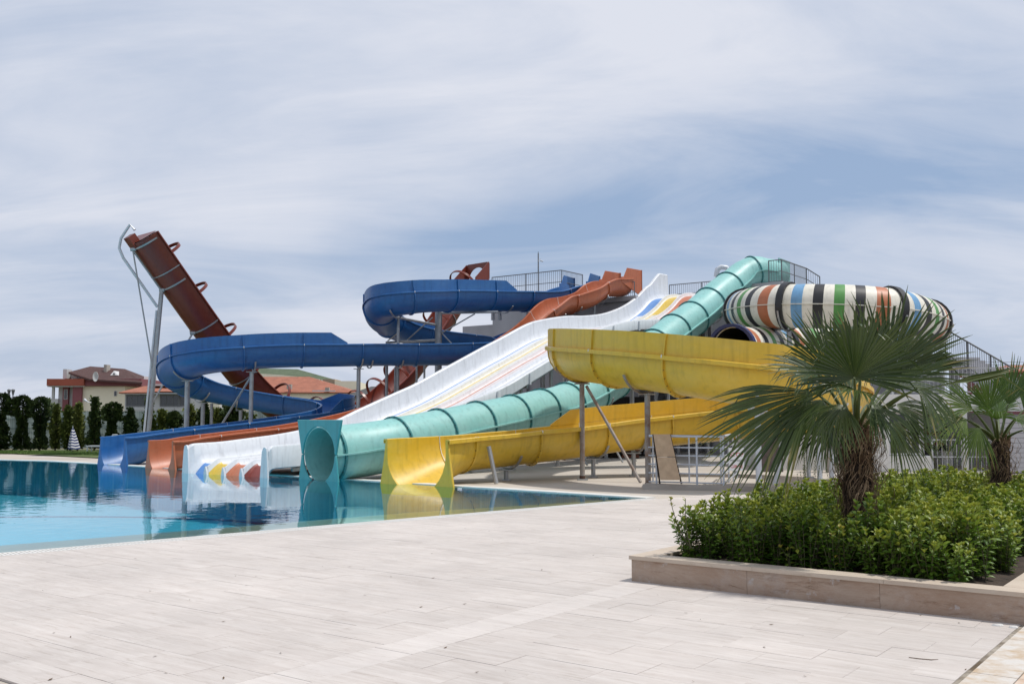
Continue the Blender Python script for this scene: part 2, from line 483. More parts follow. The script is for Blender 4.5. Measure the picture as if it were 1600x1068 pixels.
def blotch(m, col, sc=3.5, lo=.54, hi=.60, amt=.8):
    t = m.node_tree; b = t.nodes['Principled BSDF']; src = b.inputs['Base Color'].links[0].from_socket
    g = N(t, 'ShaderNodeNewGeometry'); n = N(t, 'ShaderNodeTexNoise'); n.inputs['Scale'].default_value = sc; n.inputs['Detail'].default_value = 10; n.inputs['Roughness'].default_value = .7
    t.links.new(g.outputs['Position'], n.inputs['Vector'])
    r = N(t, 'ShaderNodeMapRange'); r.inputs[1].default_value = lo; r.inputs[2].default_value = hi; r.inputs[4].default_value = amt
    t.links.new(n.outputs[0], r.inputs[0]); x = N(t, 'ShaderNodeMix', data_type='RGBA'); t.links.new(r.outputs[0], x.inputs[0]); t.links.new(src, x.inputs[6]); x.inputs[7].default_value = (*col, 1)
    t.links.new(x.outputs[2], b.inputs['Base Color'])
blotch(M['travw'], (.42, .40, .39), 2.6, .50, .72, .55); blotch(M['travw'], (.24, .14, .09), 4.0, .55, .75, .5); blotch(M['travw'], (.46, .46, .47), 9.0, .62, .68, .5)
M['travc'] = travertine('travertine_coping', (0.58, 0.50, 0.41), (0.50, 0.40, 0.31), bumpy=0.3)
M['crack'] = mat('dark_joint_dirt', (0.10, 0.07, 0.04), .95, noise=(20,.4), col2=(0.42,0.38,0.32), scale2=1.7)
M['grout'] = mat('grout', (0.50, 0.47, 0.43), 0.9, noise=(2, 0.12))
M['deckfar'] = mat('deck_concrete', (0.50, 0.46, 0.41), 0.85, noise=(0.7, 0.14), bump=(12, 0.15), col2=(0.38, 0.33, 0.28), scale2=0.35)
M['soil'] = mat('soil', (0.045, 0.03, 0.02), 0.95, noise=(9, 0.5), bump=(25, 1.0))
M['coping'] = mat('white_coping', (0.66, 0.65, 0.62), 0.6, noise=(3, 0.08))
M['terrain'] = mat('dry_grass_ground', (0.09, 0.10, 0.05), 0.95, noise=(0.4, 0.3), col2=(0.14, 0.12, 0.07), scale2=0.05)

# ---------------------------------------------------------------- ground with the pool cut out
POOL = [Vector(p + (0,)) for p in ((2.75, 20.5), (-1.09, 16.93), (-6.2, 12.12), (-12.5, 6.2), (-34, 24), (-30, 41.5), (-20.5, 39.9), (-18.0, 38.75), (-14.8, 36.2), (-6.6, 28.75), (-1.6, 24.35))]
def sheet(name, outer, z, m, hole=POOL, parent=None):
    bm = bmesh.new()
    loops = [outer] + ([hole] if hole else [])
    for lp in loops:
        vs = [bm.verts.new((p[0], p[1], z)) for p in lp]
        for i in range(len(vs)): bm.edges.new((vs[i], vs[(i+1) % len(vs)]))
    bmesh.ops.triangle_fill(bm, use_beauty=True, use_dissolve=False, edges=bm.edges[:])
    bmesh.ops.recalc_face_normals(bm, faces=bm.faces[:])
    for f in bm.faces:
        if f.normal.z < 0: f.normal_flip()
    me = bpy.data.meshes.new(name); bm.to_mesh(me); bm.free()
    me.materials.append(m)
    o = bpy.data.objects.new(name, me); COL.objects.link(o)
    if parent: o.parent = parent
    return o
R_ = 6000
tag(sheet('ground', [(-R_,-R_),(R_,-R_),(R_,R_),(-R_,R_)], -0.05, M['terrain']), kind='structure')
deck = sheet('pool_deck', [(-45,-8),(30,-8),(36,30),(30,62),(-3,60),(-18,50),(-24,50.2),(-45,50.2)], -0.016, M['deckfar'])
tag(deck, kind='structure')
M['grass'] = mat('lawn', (0.07, 0.12, 0.025), 0.95, noise=(3, 0.35), bump=(60, 1.0), col2=(0.12, 0.14, 0.05), scale2=0.8)
tag(sheet('lawn', [(-31,48.3),(-23.4,46.8),(-17,41.5),(-14.5,44),(-9,49),(-9,55),(-31,51)], 0.02, M['grass'], None), kind='structure')
# blades at the lawn's visible edge
random.seed(3)
gmb = MB()
for i in range(9000):
    x = random.uniform(-27, -16); y0 = 48.6 + (x + 27) * (-0.5)
    y = y0 + random.random() ** 2 * 3
    hgt = random.uniform(.04, .1); w = random.uniform(.01, .02); a = random.random() * 6.3
    gmb.add([(x - w*math.cos(a), y - w*math.sin(a), .02), (x + w*math.cos(a), y + w*math.sin(a), .02), (x + random.uniform(-.03,.03), y + random.uniform(-.03,.03), .02 + hgt)], [(0,1,2)])
M['blade'] = mat('grass_blade', (0.09, 0.16, 0.03), 0.8, noise=(5, 0.4))
tag(gmb.build('grass', M['blade']), 'short green lawn grass growing along the far pool deck edge', 'grass', kind='stuff')

# ---------------------------------------------------------------- pool basin and water
def pool_tile(name, c1, c2, sx=0.12):
    m = bpy.data.materials.new(name); m.use_nodes = True
    t = m.node_tree; b = t.nodes['Principled BSDF']; b.inputs['Roughness'].default_value = 0.35
    g = N(t, 'ShaderNodeNewGeometry')
    br = N(t, 'ShaderNodeTexBrick'); br.offset = 0
    br.inputs['Scale'].default_value = 1.0; br.inputs['Brick Width'].default_value = sx * 2; br.inputs['Row Height'].default_value = sx
    br.inputs['Mortar Size'].default_value = 0.006; br.inputs['Color1'].default_value = (*c1, 1); br.inputs['Color2'].default_value = (*c2, 1)
    br.inputs['Mortar'].default_value = (0.3, 0.5, 0.55, 1)
    rot = N(t, 'ShaderNodeVectorRotate', rotation_type='Z_AXIS'); rot.inputs['Angle'].default_value = -0.72
    t.links.new(g.outputs['Position'], rot.inputs['Vector'])
    t.links.new(rot.outputs[0], br.inputs['Vector']); t.links.new(br.outputs['Color'], b.inputs['Base Color'])
    return m
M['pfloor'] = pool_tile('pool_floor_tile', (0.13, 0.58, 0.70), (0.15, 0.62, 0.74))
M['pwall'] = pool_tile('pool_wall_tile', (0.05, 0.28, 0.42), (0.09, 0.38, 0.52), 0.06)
fl = sheet('pool_floor', POOL, -1.35, M['pfloor'], None); tag(fl, kind='structure')
wmb = MB()
for i in range(len(POOL)):
    p, q = POOL[i], POOL[(i+1) % len(POOL)]
    nseg = max(1, int((q-p).length / 3))
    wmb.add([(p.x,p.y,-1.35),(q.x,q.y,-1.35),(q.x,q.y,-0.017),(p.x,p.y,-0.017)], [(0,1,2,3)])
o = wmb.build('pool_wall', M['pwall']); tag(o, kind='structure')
lane = MB()
cx, cy = -13.5, 26.5
ring = []
for rr in (5.3, 5.75):
    for i in range(64):
        w = 2*math.pi*i/64
        ring.append((cx + math.cos(w)*rr*1.35, cy + math.sin(w)*rr*0.75, -1.346))
lane.add(ring, [(i, (i+1)%64, 64+(i+1)%64, 64+i) for i in range(64)])
M['laneline'] = mat('navy_tile_line', (0.01, 0.03, 0.12), 0.4)
tag(lane.build('pool_floor_line', M['laneline']), kind='structure')
# water
m = bpy.data.materials.new('pool_water'); m.use_nodes = True; t = m.node_tree; t.nodes.clear()
om = N(t, 'ShaderNodeOutputMaterial'); mixs = N(t, 'ShaderNodeMixShader'); trn = N(t, 'ShaderNodeBsdfTransparent'); gl = N(t, 'ShaderNodeBsdfGlossy')
trn.inputs[0].default_value = (0.62, 0.88, 0.93, 1); gl.inputs['Roughness'].default_value = 0.015; gl.inputs[0].default_value = (0.93, 0.97, 1, 1)
fr = N(t, 'ShaderNodeFresnel'); fr.inputs[0].default_value = 1.33
g = N(t, 'ShaderNodeNewGeometry')
mp = N(t, 'ShaderNodeMapping'); mp.inputs['Scale'].default_value = (1.0, 1.0, 1)
nn = N(t, 'ShaderNodeTexNoise'); nn.inputs['Scale'].default_value = 2.6; nn.inputs['Detail'].default_value = 3; nn.inputs['Roughness'].default_value = 0.45
t.links.new(g.outputs['Position'], mp.inputs[0]); t.links.new(mp.outputs[0], nn.inputs['Vector'])
# calm and ruffled patches
np_ = N(t, 'ShaderNodeTexNoise'); np_.inputs['Scale'].default_value = 0.16; np_.inputs['Detail'].default_value = 2
t.links.new(g.outputs['Position'], np_.inputs['Vector'])
rp = N(t, 'ShaderNodeMapRange'); rp.inputs[1].default_value = 0.42; rp.inputs[2].default_value = 0.62; rp.inputs[3].default_value = 0.012; rp.inputs[4].default_value = 0.09
t.links.new(np_.outputs[0], rp.inputs[0])
bp = N(t, 'ShaderNodeBump'); bp.inputs['Distance'].default_value = 0.05
t.links.new(rp.outputs[0], bp.inputs['Strength']); t.links.new(nn.outputs[0], bp.inputs['Height'])
t.links.new(bp.outputs[0], gl.inputs['Normal']); t.links.new(bp.outputs[0], fr.inputs['Normal'])
t.links.new(fr.outputs[0], mixs.inputs[0]); t.links.new(trn.outputs[0], mixs.inputs[1]); t.links.new(gl.outputs[0], mixs.inputs[2])
t.links.new(mixs.outputs[0], om.inputs[0])
M['water'] = m
WZ = -0.006
tag(sheet('water', POOL, WZ, m, None), kind='structure')
# wet ledge just inside the near edge
def strip(p, q, off0, off1, nrm):
    return [p + nrm*off0, q + nrm*off0, q + nrm*off1, p + nrm*off1]
P0, P1, P2, P3 = POOL[0], POOL[1], POOL[2], POOL[3]
def nrm_of(p, q, side):
    d = (q - p).normalized(); return Vector((-d.y, d.x, 0)) * side
K, E = POOL[0], POOL[3]
lmb = MB()
nn_ = nrm_of(P1, P2, -1)           # points into the pool
for (p, q) in ((P0, P1), (P1, P2), (P2, P3)):
    w0 = 0.35 if p is P0 else 0.95
    w1 = 0.95
    a_, b_ = p, q
    lmb.add([(a_.x, a_.y, -.022), (b_.x, b_.y, -.022), (b_.x+nn_.x*w1, b_.y+nn_.y*w1, -.022), (a_.x+nn_.x*w0, a_.y+nn_.y*w0, -.022)], [(0,1,2,3)])
    lmb.add([(b_.x+nn_.x*w1, b_.y+nn_.y*w1, -.022), (a_.x+nn_.x*w0, a_.y+nn_.y*w0, -.022), (a_.x+nn_.x*w0, a_.y+nn_.y*w0, -1.3), (b_.x+nn_.x*w1, b_.y+nn_.y*w1, -1.3)], [(0,1,2,3)])
M['ledge'] = mat('wet_beige_tile', (0.40, 0.32, 0.24), 0.4, noise=(3, 0.15))
tag(lmb.build('pool_ledge', M['ledge']), kind='structure')

# overflow grating and coping along the near edge: posts of slats in a white channel
grate = empty('overflow_grate', (0, 0, 0)); tag(grate, kind='structure')
ch = MB(); sl_ = MB()
no = -nn_
for (p, q) in ((P0, P1), (P1, P2), (P2, P3)):
    L = (q-p).length; d = (q-p).normalized()
    for (o0, o1, z0, z1) in ((0.0, 0.035, -.06, .002), (0.265, 0.30, -.06, .002), (0.035, 0.265, -.06, -.035)):
        vs = [p+no*o0, q+no*o0, q+no*o1, p+no*o1]
        v8 = [Vector((v.x, v.y, z0)) for v in vs] + [Vector((v.x, v.y, z1)) for v in vs]
        ch.add(v8, [(0,1,2,3),(7,6,5,4),(0,4,5,1),(1,5,6,2),(2,6,7,3),(3,7,4,0)])
    k = int(L / 0.05)
    for i in range(k):
        s = (i + .5) * L / k
        c_ = p + d * s
        sl_.bar(c_ + no*.037 + Vector((0,0,-.008)), c_ + no*.263 + Vector((0,0,-.008)), .03, .016)
ch.build('channel_rim', M['coping'], grate)
o = sl_.build('slat', M['coping'], grate); tag(o, kind='stuff')
# far coping stones
cop = empty('pool_coping'); tag(cop, kind='structure')
far = [POOL[0], POOL[10], POOL[9], POOL[8], POOL[7], POOL[6], POOL[5]]
for i in range(len(far)-1):
    p, q = far[i], far[i+1]; d = (q-p).normalized(); nf = Vector((d.y, -d.x, 0))
    if nf.dot(Vector((1,1,0))) < 0: nf = -nf
    k = max(1, round((q-p).length / 0.6)); L = (q-p).length
    for j in range(k):
        a_ = p + d*(L*j/k + .004); b_ = p + d*(L*(j+1)/k - .004)
        mb = MB(); vs = [a_ - nf*.02, b_ - nf*.02, b_ + nf*.33, a_ + nf*.33]
        dz = random.uniform(-.002, .002)
        v8 = [Vector((v.x, v.y, -.05)) for v in vs] + [Vector((v.x, v.y, .012+dz)) for v in vs]
        mb.add(v8, [(0,1,2,3),(7,6,5,4),(0,4,5,1),(1,5,6,2),(2,6,7,3),(3,7,4,0)])
        mb.build('coping_stone', M['coping'], cop)

# ---------------------------------------------------------------- travertine tiles on the near deck
random.seed(11)
pave = empty('paving'); tag(pave, kind='structure')
TA, TB = 0.35, 0.64
edge_o = P1 + no * 0.303            # outer line of the grating; keep tiles on the camera side
def inside_pt(p, q, pt, n):
    return (pt - p).dot(n) >= 0
def clip(poly, p, n):
    o = []
    for i in range(len(poly)):
        a_, b_ = poly[i], poly[(i+1) % len(poly)]
        da, db = (a_-p).dot(n), (b_-p).dot(n)
        if da >= 0: o.append(a_)
        if (da >= 0) != (db >= 0):
            o.append(a_.lerp(b_, da/(da-db)))
    return o
planes = [(P1 + no*.305, nrm_of(P0, P1, 1)), (P1 + no*.305, nrm_of(P1, P2, 1)), (P2 + no*.305, nrm_of(P2, P3, 1))]
# the half plane right of the pool's tip is kept as well
tip = P0 + Vector((0.35, 0.0, 0))
cells = []
def rect(a0, a1, b0, b1, m, g=0.0011):
    pts = [ab(a0+g, b0+g), ab(a1-g, b0+g), ab(a1-g, b1-g), ab(a0+g, b1-g)]
    cells.append((pts, m))
for i in range(-16, 34):
    a0 = i * TA
    sh = (0.0, .43, .2, .55, .33)[i % 5]
    for j in range(-22, 0):
        b1 = (j+1) * TB - sh
        rect(a0, a0 + TA, b1 - TB, b1, 'trav')
    if sh > .01: rect(a0, a0 + TA, -sh, 0, 'trav')
    if i < 0:
        nb = 0
        b = .36; w = TB - sh if TB - sh > .12 else TB
        while b < 3.50 - .02:
            e = min(b + w, 3.50)
            if 3.50 - e < .1: e = 3.50
            rect(a0, a0 + TA, b, e, 'trav'); b = e; w = TB
for i in range(-7, 1):             # border band of longer slabs running away from the camera
    if i < 0: rect(i*0.9, (i+1)*0.9, 0.0, .36, 'travb', .0018)
for i in range(-10, 0):
    rect(i*.6-.02, (i+1)*.6-.02, 3.53, 3.80, 'terrb', .003)
    for j in range(4): rect(i*.6-.02, (i+1)*.6-.02, 3.80+j*.6, 4.4+j*.6, 'terra', .004)
# right side beyond the planter and the pool tip
out_t = []
for pts, m in cells:
    c = sum(pts, Vector()) / 4
    if c.y < 2: continue
    if c.x < 2.4 or (c - tip).dot(Vector((-.7,.7,0))) > 0:
        pass
    pl = pts
    side = (c - P0).dot((P1-P0).normalized())
    for (p, n) in planes:
        if len(pl): pl = clip(pl, p, n)
    if len(pl) < 3: continue
    if (pl[0]-pl[2]).length < .05: continue
    c = sum(pl, Vector()) / len(pl)
    if c.y > 21.5: continue
    px = 800 + FPX * c.x / c.y; py = 655 + FPX * EYE / c.y
    vis = -60 < px < 1660 and py < 1110
    out_t.append((c.length if vis else 99, vis, pl, m, len(pl) == 4 and pl == pts))
out_t.sort(key=lambda x: x[0])
M['terrb'] = mat('patchy_white_slab', (.60,.57,.53), .85, noise=(5,.15), col2=(.40,.30,.20), scale2=5)
M['terra'] = mat('orange_stained_slab', (0.50, 0.32, 0.20), 0.85, noise=(3, 0.2), col2=(0.60, 0.55, 0.49), scale2=2.2)
TH = 0.014
rest = {}
meshes = {}
for k, (dd, vis, pl, m, whole) in enumerate(out_t):
    dz = random.uniform(-.0012, .0012)
    n = len(pl)
    c = sum(pl, Vector()) / n
    ch_ = 0.0007
    def ringv(shrink, z):
        r = []
        for v in pl:
            u = v - c; L = u.length
            r.append(c + u * ((L - shrink) / L) + Vector((0, 0, z)))
        return r
    vs = ringv(0, -TH) + ringv(0, -ch_) + ringv(ch_*1.4, 0)
    fs = [(i, (i+1)%n, n+(i+1)%n, n+i) for i in range(n)] + [(n+i, n+(i+1)%n, 2*n+(i+1)%n, 2*n+i) for i in range(n)] + [tuple(range(2*n, 3*n))]
    if not m in M: m = 'trav'
    if vis and k < 298:
        key = (m, tuple((round((v-c).x, 3), round((v-c).y, 3)) for v in pl))
        if key not in meshes:
            mb = MB(); mb.add([v - c for v in vs], fs); o = mb.build('tile', M[m], pave)
            meshes[key] = o.data
        else:
            o = bpy.data.objects.new('tile', meshes[key]); COL.objects.link(o); o.parent = pave
        o.location = (c.x, c.y, dz)
    else:
        mb = rest.setdefault(m, MB()); mb.add([v + Vector((0,0,dz)) for v in vs], fs)
for m, mb in rest.items():
    tag(mb.build('tile_field', M[m], pave), kind='stuff')

mb = MB(); q4 = [ab(-6, 3.50, -.005), ab(0, 3.50, -.005), ab(0, 3.53, -.005), ab(-6, 3.53, -.005)]; mb.add(q4, [(0,3,2,1)]); mb.build('joint_dirt', M['crack'], pave)
# loose bits on the paving
random.seed(5)
M['leafdry'] = mat('dry_leaf', (0.10, 0.06, 0.03), 0.9)
lit = MB()
for i in range(70):
    d = random.uniform(6.2, 15); x = random.uniform(-.5, .5) * d
    c = Vector((x, d, .004))
    if (c - P1).dot(no) < .4 or ((c-C0).dot(A) > -.1 and (c-C0).dot(B) > -.1): continue
    w = random.random()*6.3; L = random.uniform(.006, .022)
    u = Vector((math.cos(w), math.sin(w), 0))*L; v_ = Vector((-u.y, u.x, 0))*.35
    lit.add([c-u, c+v_+Vector((0,0,.003)), c+u+Vector((0,0,.006)), c-v_], [(0,1,2,3)])
tag(lit.build('leaf_litter', M['leafdry']), 'scattered specks of dry leaf litter on the pale paving', 'leaf litter', kind='stuff')
tw = MB(); g0 = gr(1420, 1026, .004); g1 = gr(1466, 1029, .004)
tw.path([g0, g0.lerp(g1, .3) + Vector((0, -.02, .0)), g0.lerp(g1, .7) + Vector((0, -.03, 0)), g1], [.0025, .003, .003, .0015], 5)
tag(tw.build('twig', M['leafdry']), 'thin bent dry twig lying on the paving right of centre', 'twig')
for i, (px, py) in enumerate(((1559, 977), (1584, 980))):
    mb = MB(); c = gr(px, py, 0); n = 9
    rs = [random.uniform(.7, 1.1) for _ in range(n)]
    lo = [c + Vector((math.cos(2*math.pi*k/n)*.045*rs[k], math.sin(2*math.pi*k/n)*.025*rs[k], .001)) for k in range(n)]
    hi = [c + Vector((math.cos(2*math.pi*k/n)*.036*rs[k], math.sin(2*math.pi*k/n)*.018*rs[k], .014)) for k in range(n)]
    mb.add(lo + hi, [(k, (k+1)%n, n+(k+1)%n, n+k) for k in range(n)] + [tuple(range(n, 2*n))])
    tag(mb.build('stone_chip', M['coping']), ['left one of two pale flat stone chips at the planter foot', 'right one of two pale flat stone chips at the planter foot'][i], 'stone chip', 'stone chips at the planter foot')

# ---------------------------------------------------------------- planter
pl_ = empty('planter', C0, 0, 'low travertine clad planter bed edged with pale coping slabs', 'planter')
PH, PW, PL_ = 0.25, 3.62, 9.0
def pbox(mb, a0, a1, b0, b1, z0, z1, mi=0):
    v = [A*a_ + B*b_ for a_, b_ in ((a0,b0),(a1,b0),(a1,b1),(a0,b1))]
    v8 = [Vector((q.x, q.y, z0)) for q in v] + [Vector((q.x, q.y, z1)) for q in v]
    mb.add(v8, [(0,3,2,1),(4,5,6,7),(0,1,5,4),(1,2,6,5),(2,3,7,6),(3,0,4,7)][::1], mi)
b = 0.0
for w in (1.22, 1.2, 1.20):
    mb = MB(); pbox(mb, 0.0, .12, b+.001, b+w-.002, -.01, PH-.035); mb.build('cladding_panel', M['travw'], pl_); b += w
b = -.02
for w in (1.30, 1.18, 1.18):
    mb = MB(); pbox(mb, -.02, .22, b+.001, b+w-.0015, PH-.035, PH+random.uniform(-.001, .001)); mb.build('coping_slab', M['travc'], pl_); b += w
a = 0.12
for w in (1.1, 1.2, 1.2, 1.2, 1.2, 1.2, 1.0):
    mb = MB(); pbox(mb, a+.001, a+w-.001, 0, .12, -.01, PH-.035); mb.build('cladding_panel', M['travw'], pl_)
    mb = MB(); pbox(mb, a+.101, a+w+.099, -.02, .22, PH-.035, PH+random.uniform(-.001, .001)); mb.build('coping_slab', M['travc'], pl_)
    mb = MB(); pbox(mb, a+.101, a+w+.099, 3.34, 3.64, PH-.035, PH+random.uniform(-.001, .001)); mb.build('coping_slab', M['travc'], pl_)
    a += w
mb = MB(); pbox(mb, .12, 9.2, 3.50, 3.62, -.01, PH-.035); mb.build('cladding_panel', M['travw'], pl_)
mb = MB(); pbox(mb, 9.0, 9.12, 0.12, 3.50, -.01, PH); mb.build('cladding_panel', M['travw'], pl_)
# soil, slightly mounded
so = MB(); na, nb_ = 60, 26; random.seed(2)
for i in range(na+1):
    for j in range(nb_+1):
        a_, b_ = .13 + (9.0-.13)*i/na, .13 + (3.49-.13)*j/nb_
        e = min(i, na-i, j, nb_-j)
        p = A*a_ + B*b_
        so.v.append((p.x, p.y, PH - .07 + min(e, 4)*.012 + random.uniform(-.012, .012)))
for i in range(na):
    for j in range(nb_):
        k = i*(nb_+1)+j; so.f.append((k, k+nb_+1, k+nb_+2, k+1)); so.m.append(0)
so.build('soil', M['soil'], pl_)

# ---------------------------------------------------------------- slide tower
O_ = Vector((2.42, 47.7, 0)); ta = Vector((.59, .807, 0)); tb = Vector((.807, -.59, 0))
def T(a_, b_, z=0): return O_ + ta*a_ + tb*b_ + Vector((0, 0, z))
DZ = 7.8
tower = empty('slide_tower', O_, 0, 'grey rendered block of the slide tower behind the slides', 'building')
def tbox(mb, a0, a1, b0, b1, z0, z1, mi=0):
    v = [ta*a_ + tb*b_ for a_, b_ in ((a0,b0),(a1,b0),(a1,b1),(a0,b1))]
    v8 = [Vector((q.x, q.y, z0)) for q in v] + [Vector((q.x, q.y, z1)) for q in v]
    mb.add(v8, [(0,3,2,1),(4,5,6,7),(0,1,5,4),(1,2,6,5),(2,3,7,6),(3,0,4,7)], mi)
for (a0, a1, b0, b1, z1) in ((2.6, 8.5, -6.2, -1.7, DZ), (3.9, 8.5, -1.698, 1.9, DZ-.25), (6.7, 8.5, 1.902, 6.2, DZ-.25), (3.3, 8.5, 6.202, 9.6, DZ-.25), (3.0, 8.0, -8.6, -6.202, 6.75)):
    mb = MB(); tbox(mb, a0, a1, b0, b1, -.02, z1); mb.build('wall', M['render'], tower)
for (a0, a1, b0, b1) in ((2.45, 8.6, -6.3, -1.65), (3.75, 8.6, -1.648, 1.95), (6.6, 8.6, 1.952, 6.1), (3.15, 8.6, 6.102, 9.75)):
    hh_ = .25 if b0 < -3 else 0
    mb = MB(); tbox(mb, a0, a1, b0, b1, DZ-.248+hh_, DZ+hh_); mb.build('deck_slab', M['render'], tower)
for (a_, b_) in ((3.3, 6.9), (3.3, 8.9), (6.7, 4.0), (2.6, -4.0)):
    mb = MB(); tbox(mb, a_-.16, a_-.003, b_-.14, b_+.14, -.02, DZ-.26); mb.build('pilaster', M['render'], tower)
mb = MB()
for k_, z_ in enumerate((2.6, 5.2)):
    tbox(mb, 3.27, 3.297, 6.21, 9.6, z_, z_+.05); tbox(mb, 6.67, 6.697, 1.91, 6.2, z_, z_+.05); tbox(mb, 2.57, 2.597, -6.2, -1.7, z_, z_+.05)
mb.build('render_joint', mat('render_joint', (.28,.28,.29), .9), tower)

def railing(name, pts, h, label, m, nb=0.12, group=None, cat='railing', z=None, mids=(0.5,), postr=.022):
    """pts: 3D points of the foot line"""
    r = empty(name, pts[0], 0, label, cat, group)
    o0 = Vector(pts[0])
    top = MB(); mid = MB(); bars = MB()
    for i in range(len(pts)-1):
        p, q = Vector(pts[i]) - o0, Vector(pts[i+1]) - o0
        L = (q-p).length; u = Vector((0,0,1))
        top.bar(p+u*h, q+u*h, .05, .04)
        for mz in mids: mid.bar(p+u*h*mz, q+u*h*mz, .03, .03)
        mid.bar(p+u*.08, q+u*.08, .03, .03)
        k = max(1, round(L/nb))
        np2 = max(1, round(L/1.8))
        for j in range(1, k):
            c = p.lerp(q, j/k); bars.tube(c+u*.08, c+u*h, .009, n=5, cap=False)
        for j in range(np2+1):
            if i and j == 0: continue
            c = p.lerp(q, j/np2); pm = MB(); pm.bar(c, c+u*(h+.01), postr*2); pm.build('post', m, r)
    top.build('top_rail', m, r); mid.build('mid_rail', m, r)
    if bars.v: tag(bars.build('baluster', m, r), kind='stuff')
    return r
railing('guard_railing', [T(2.55, -6.2, DZ+.25), T(2.55, -1.72, DZ+.25), T(4.6, -1.72, DZ+.25)], 1.2, 'grey guard railing on the left front corner of the tower top', M['railing'], cat='railing')
railing('guard_railing', [T(3.8, .1, DZ-.35), T(3.8, 1.85, DZ-.35)], 1.05, 'short grey railing on the tower edge under the orange slide start', M['railing'])
railing('guard_railing', [T(8.3, 1.5, DZ), T(8.3, 7.2, DZ)], 1.05, 'grey railing along the back of the tower behind the white slide', M['railing'])
railing('guard_railing', [T(3.55, 9.0, DZ), T(3.55, 9.6, DZ), T(6.8, 9.6, DZ), T(7.2, 10.1, DZ-.4)], 1.05, 'tall grey railing on the right corner of the tower beside the teal tube', M['railing'])
# CCTV mast
p = T(2.9, -3.4, DZ+.25)
ms = empty('camera_mast', p, 0, 'thin dark mast with a small white camera above the tower railing', 'camera mast')
mb = MB(); mb.tube((0,0,0), (0,0,2.3), .035, .03, n=8); mb.tube((0,0,2.28), (0,0,2.38), .015, n=6); mb.build('pole', M['railing'], ms)
mb = MB(); mb.tube((0,0,1.95), (.14,0,1.98), .012, n=6); mb.tube((.10,0,1.9), (.26,0,1.86), .04, n=8); mb.tube((.02,0,1.82), (.02,0,1.94), .035, n=8); mb.build('camera', M['steelw'], ms)

# stair on the tower's right side, coming down to the right
st = empty('stair', (0,0,0), 0, 'grey concrete stair sloping down right with vertical bar railing', 'stairs')
s0, s1 = at(1478, 560, 39.5), at(1588, 610, 36.0)
s0.z, s1.z = 4.1, 2.3
dirn = (s1 - s0); nst = 13
hv = Vector((dirn.x, dirn.y, 0)).normalized(); sv = Vector((-hv.y, hv.x, 0))
mb = MB()
mb.bar(s0 + Vector((0,0,-.25)) + sv*.7, s1 + Vector((0,0,-.25)) + sv*.7, 1.4, .22); mb.build('flight', M['render'], st)
mb = MB()
for i in range(nst):
    c = s0.lerp(s1, (i+.5)/nst) + sv*.7
    mb.bar(c - sv*.69 + Vector((0,0,-.05)), c + sv*.69 + Vector((0,0,-.05)), .28, .16)
mb.build('step', M['render'], st)
mb = MB(); mb.bar(s0 - hv*3.0 + sv*.7 + Vector((0,0,-.25)), s0 + sv*.7 + Vector((0,0,-.25)), 1.4, .22); mb.build('landing', M['render'], st)
for k_ in range(2):
    mb = MB(); q = s0 - hv*(.4 + 2.2*k_) + sv*.7
    mb.bar((q.x, q.y, 0), (q.x, q.y, s0.z-.36), .3); mb.build('column', M['render'], st)
rt = MB(); bars = MB()
for pa, pb in ((s0 - hv*3.0, s0), (s0, s1)):
    L = (pb-pa).length; rt.bar(pa + Vector((0,0,1.1)), pb + Vector((0,0,1.1)), .05)
    rt.bar(pa + Vector((0,0,.1)), pb + Vector((0,0,.1)), .03)
    for j in range(int(L/.13)+1):
        c = pa.lerp(pb, j*.13/L); bars.tube(c, c + Vector((0,0,1.1)), .01, n=5, cap=False)
rt.build('handrail', M['railing'], st); tag(bars.build('baluster', M['railing'], st), kind='stuff')
for k_ in range(5):
    c = (s0 - hv*3).lerp(s1, k_/4) if k_ not in (1,) else s0
    if k_ == 0: c = s0 - hv*3
    elif k_ == 1: c = s0.copy()
    else: c = s0.lerp(s1, (k_-1)/3)
    mb = MB(); mb.bar(c, c + Vector((0,0,1.12)), .05); mb.build('post', M['railing'], st)

# ---------------------------------------------------------------- pool bar building on the right
bar = empty('terrace_building', (0,0,0), 0, 'low white building with large windows under a railed terrace', 'building')
YB = 31.0
def X_(px, d): return (px-800)/FPX*d
g = M['renderw']
M['pane'] = mat('window_glass', (0.03, 0.035, 0.04), 0.08, 0.0, spec=0.8)
M['frame'] = mat('white_window_frame', (0.62, 0.62, 0.62), 0.4)
x0, x1, x2, x3, x4 = X_(1352, YB), X_(1386, YB), X_(1452, YB), X_(1546, YB), X_(1760, YB)
def fbox(name, m, lo, hi, parent=bar):
    mb = MB(); mb.box(lo, hi); return mb.build(name, m, parent)
fbox('wall', g, (x0, YB, -.02), (x2, YB+5, .48)); fbox('wall', g, (x0, YB, .482), (x1, YB+5, 1.85))
fbox('pier', g, (x2-.35, YB-.12, .0), (x2, YB+.4, .46)); fbox('wall', g, (x2, YB+.9, -.02), (x2+.15, YB+5, 1.85)) 
fbox('wall', M['render'], (x2+.15, YB+4.6, -.02), (x3+3, YB+5, 1.85))
fbox('fascia', g, (x0, YB-.05, 1.852), (x4, YB+.35, 2.38)); fbox('terrace_slab', M['render'], (x0, YB+.352, 2.1), (x4, YB+12, 2.34))
fbox('ledge', M['concrete'], (x0, YB-.12, 1.80), (x2+.3, YB-.052, 1.87))
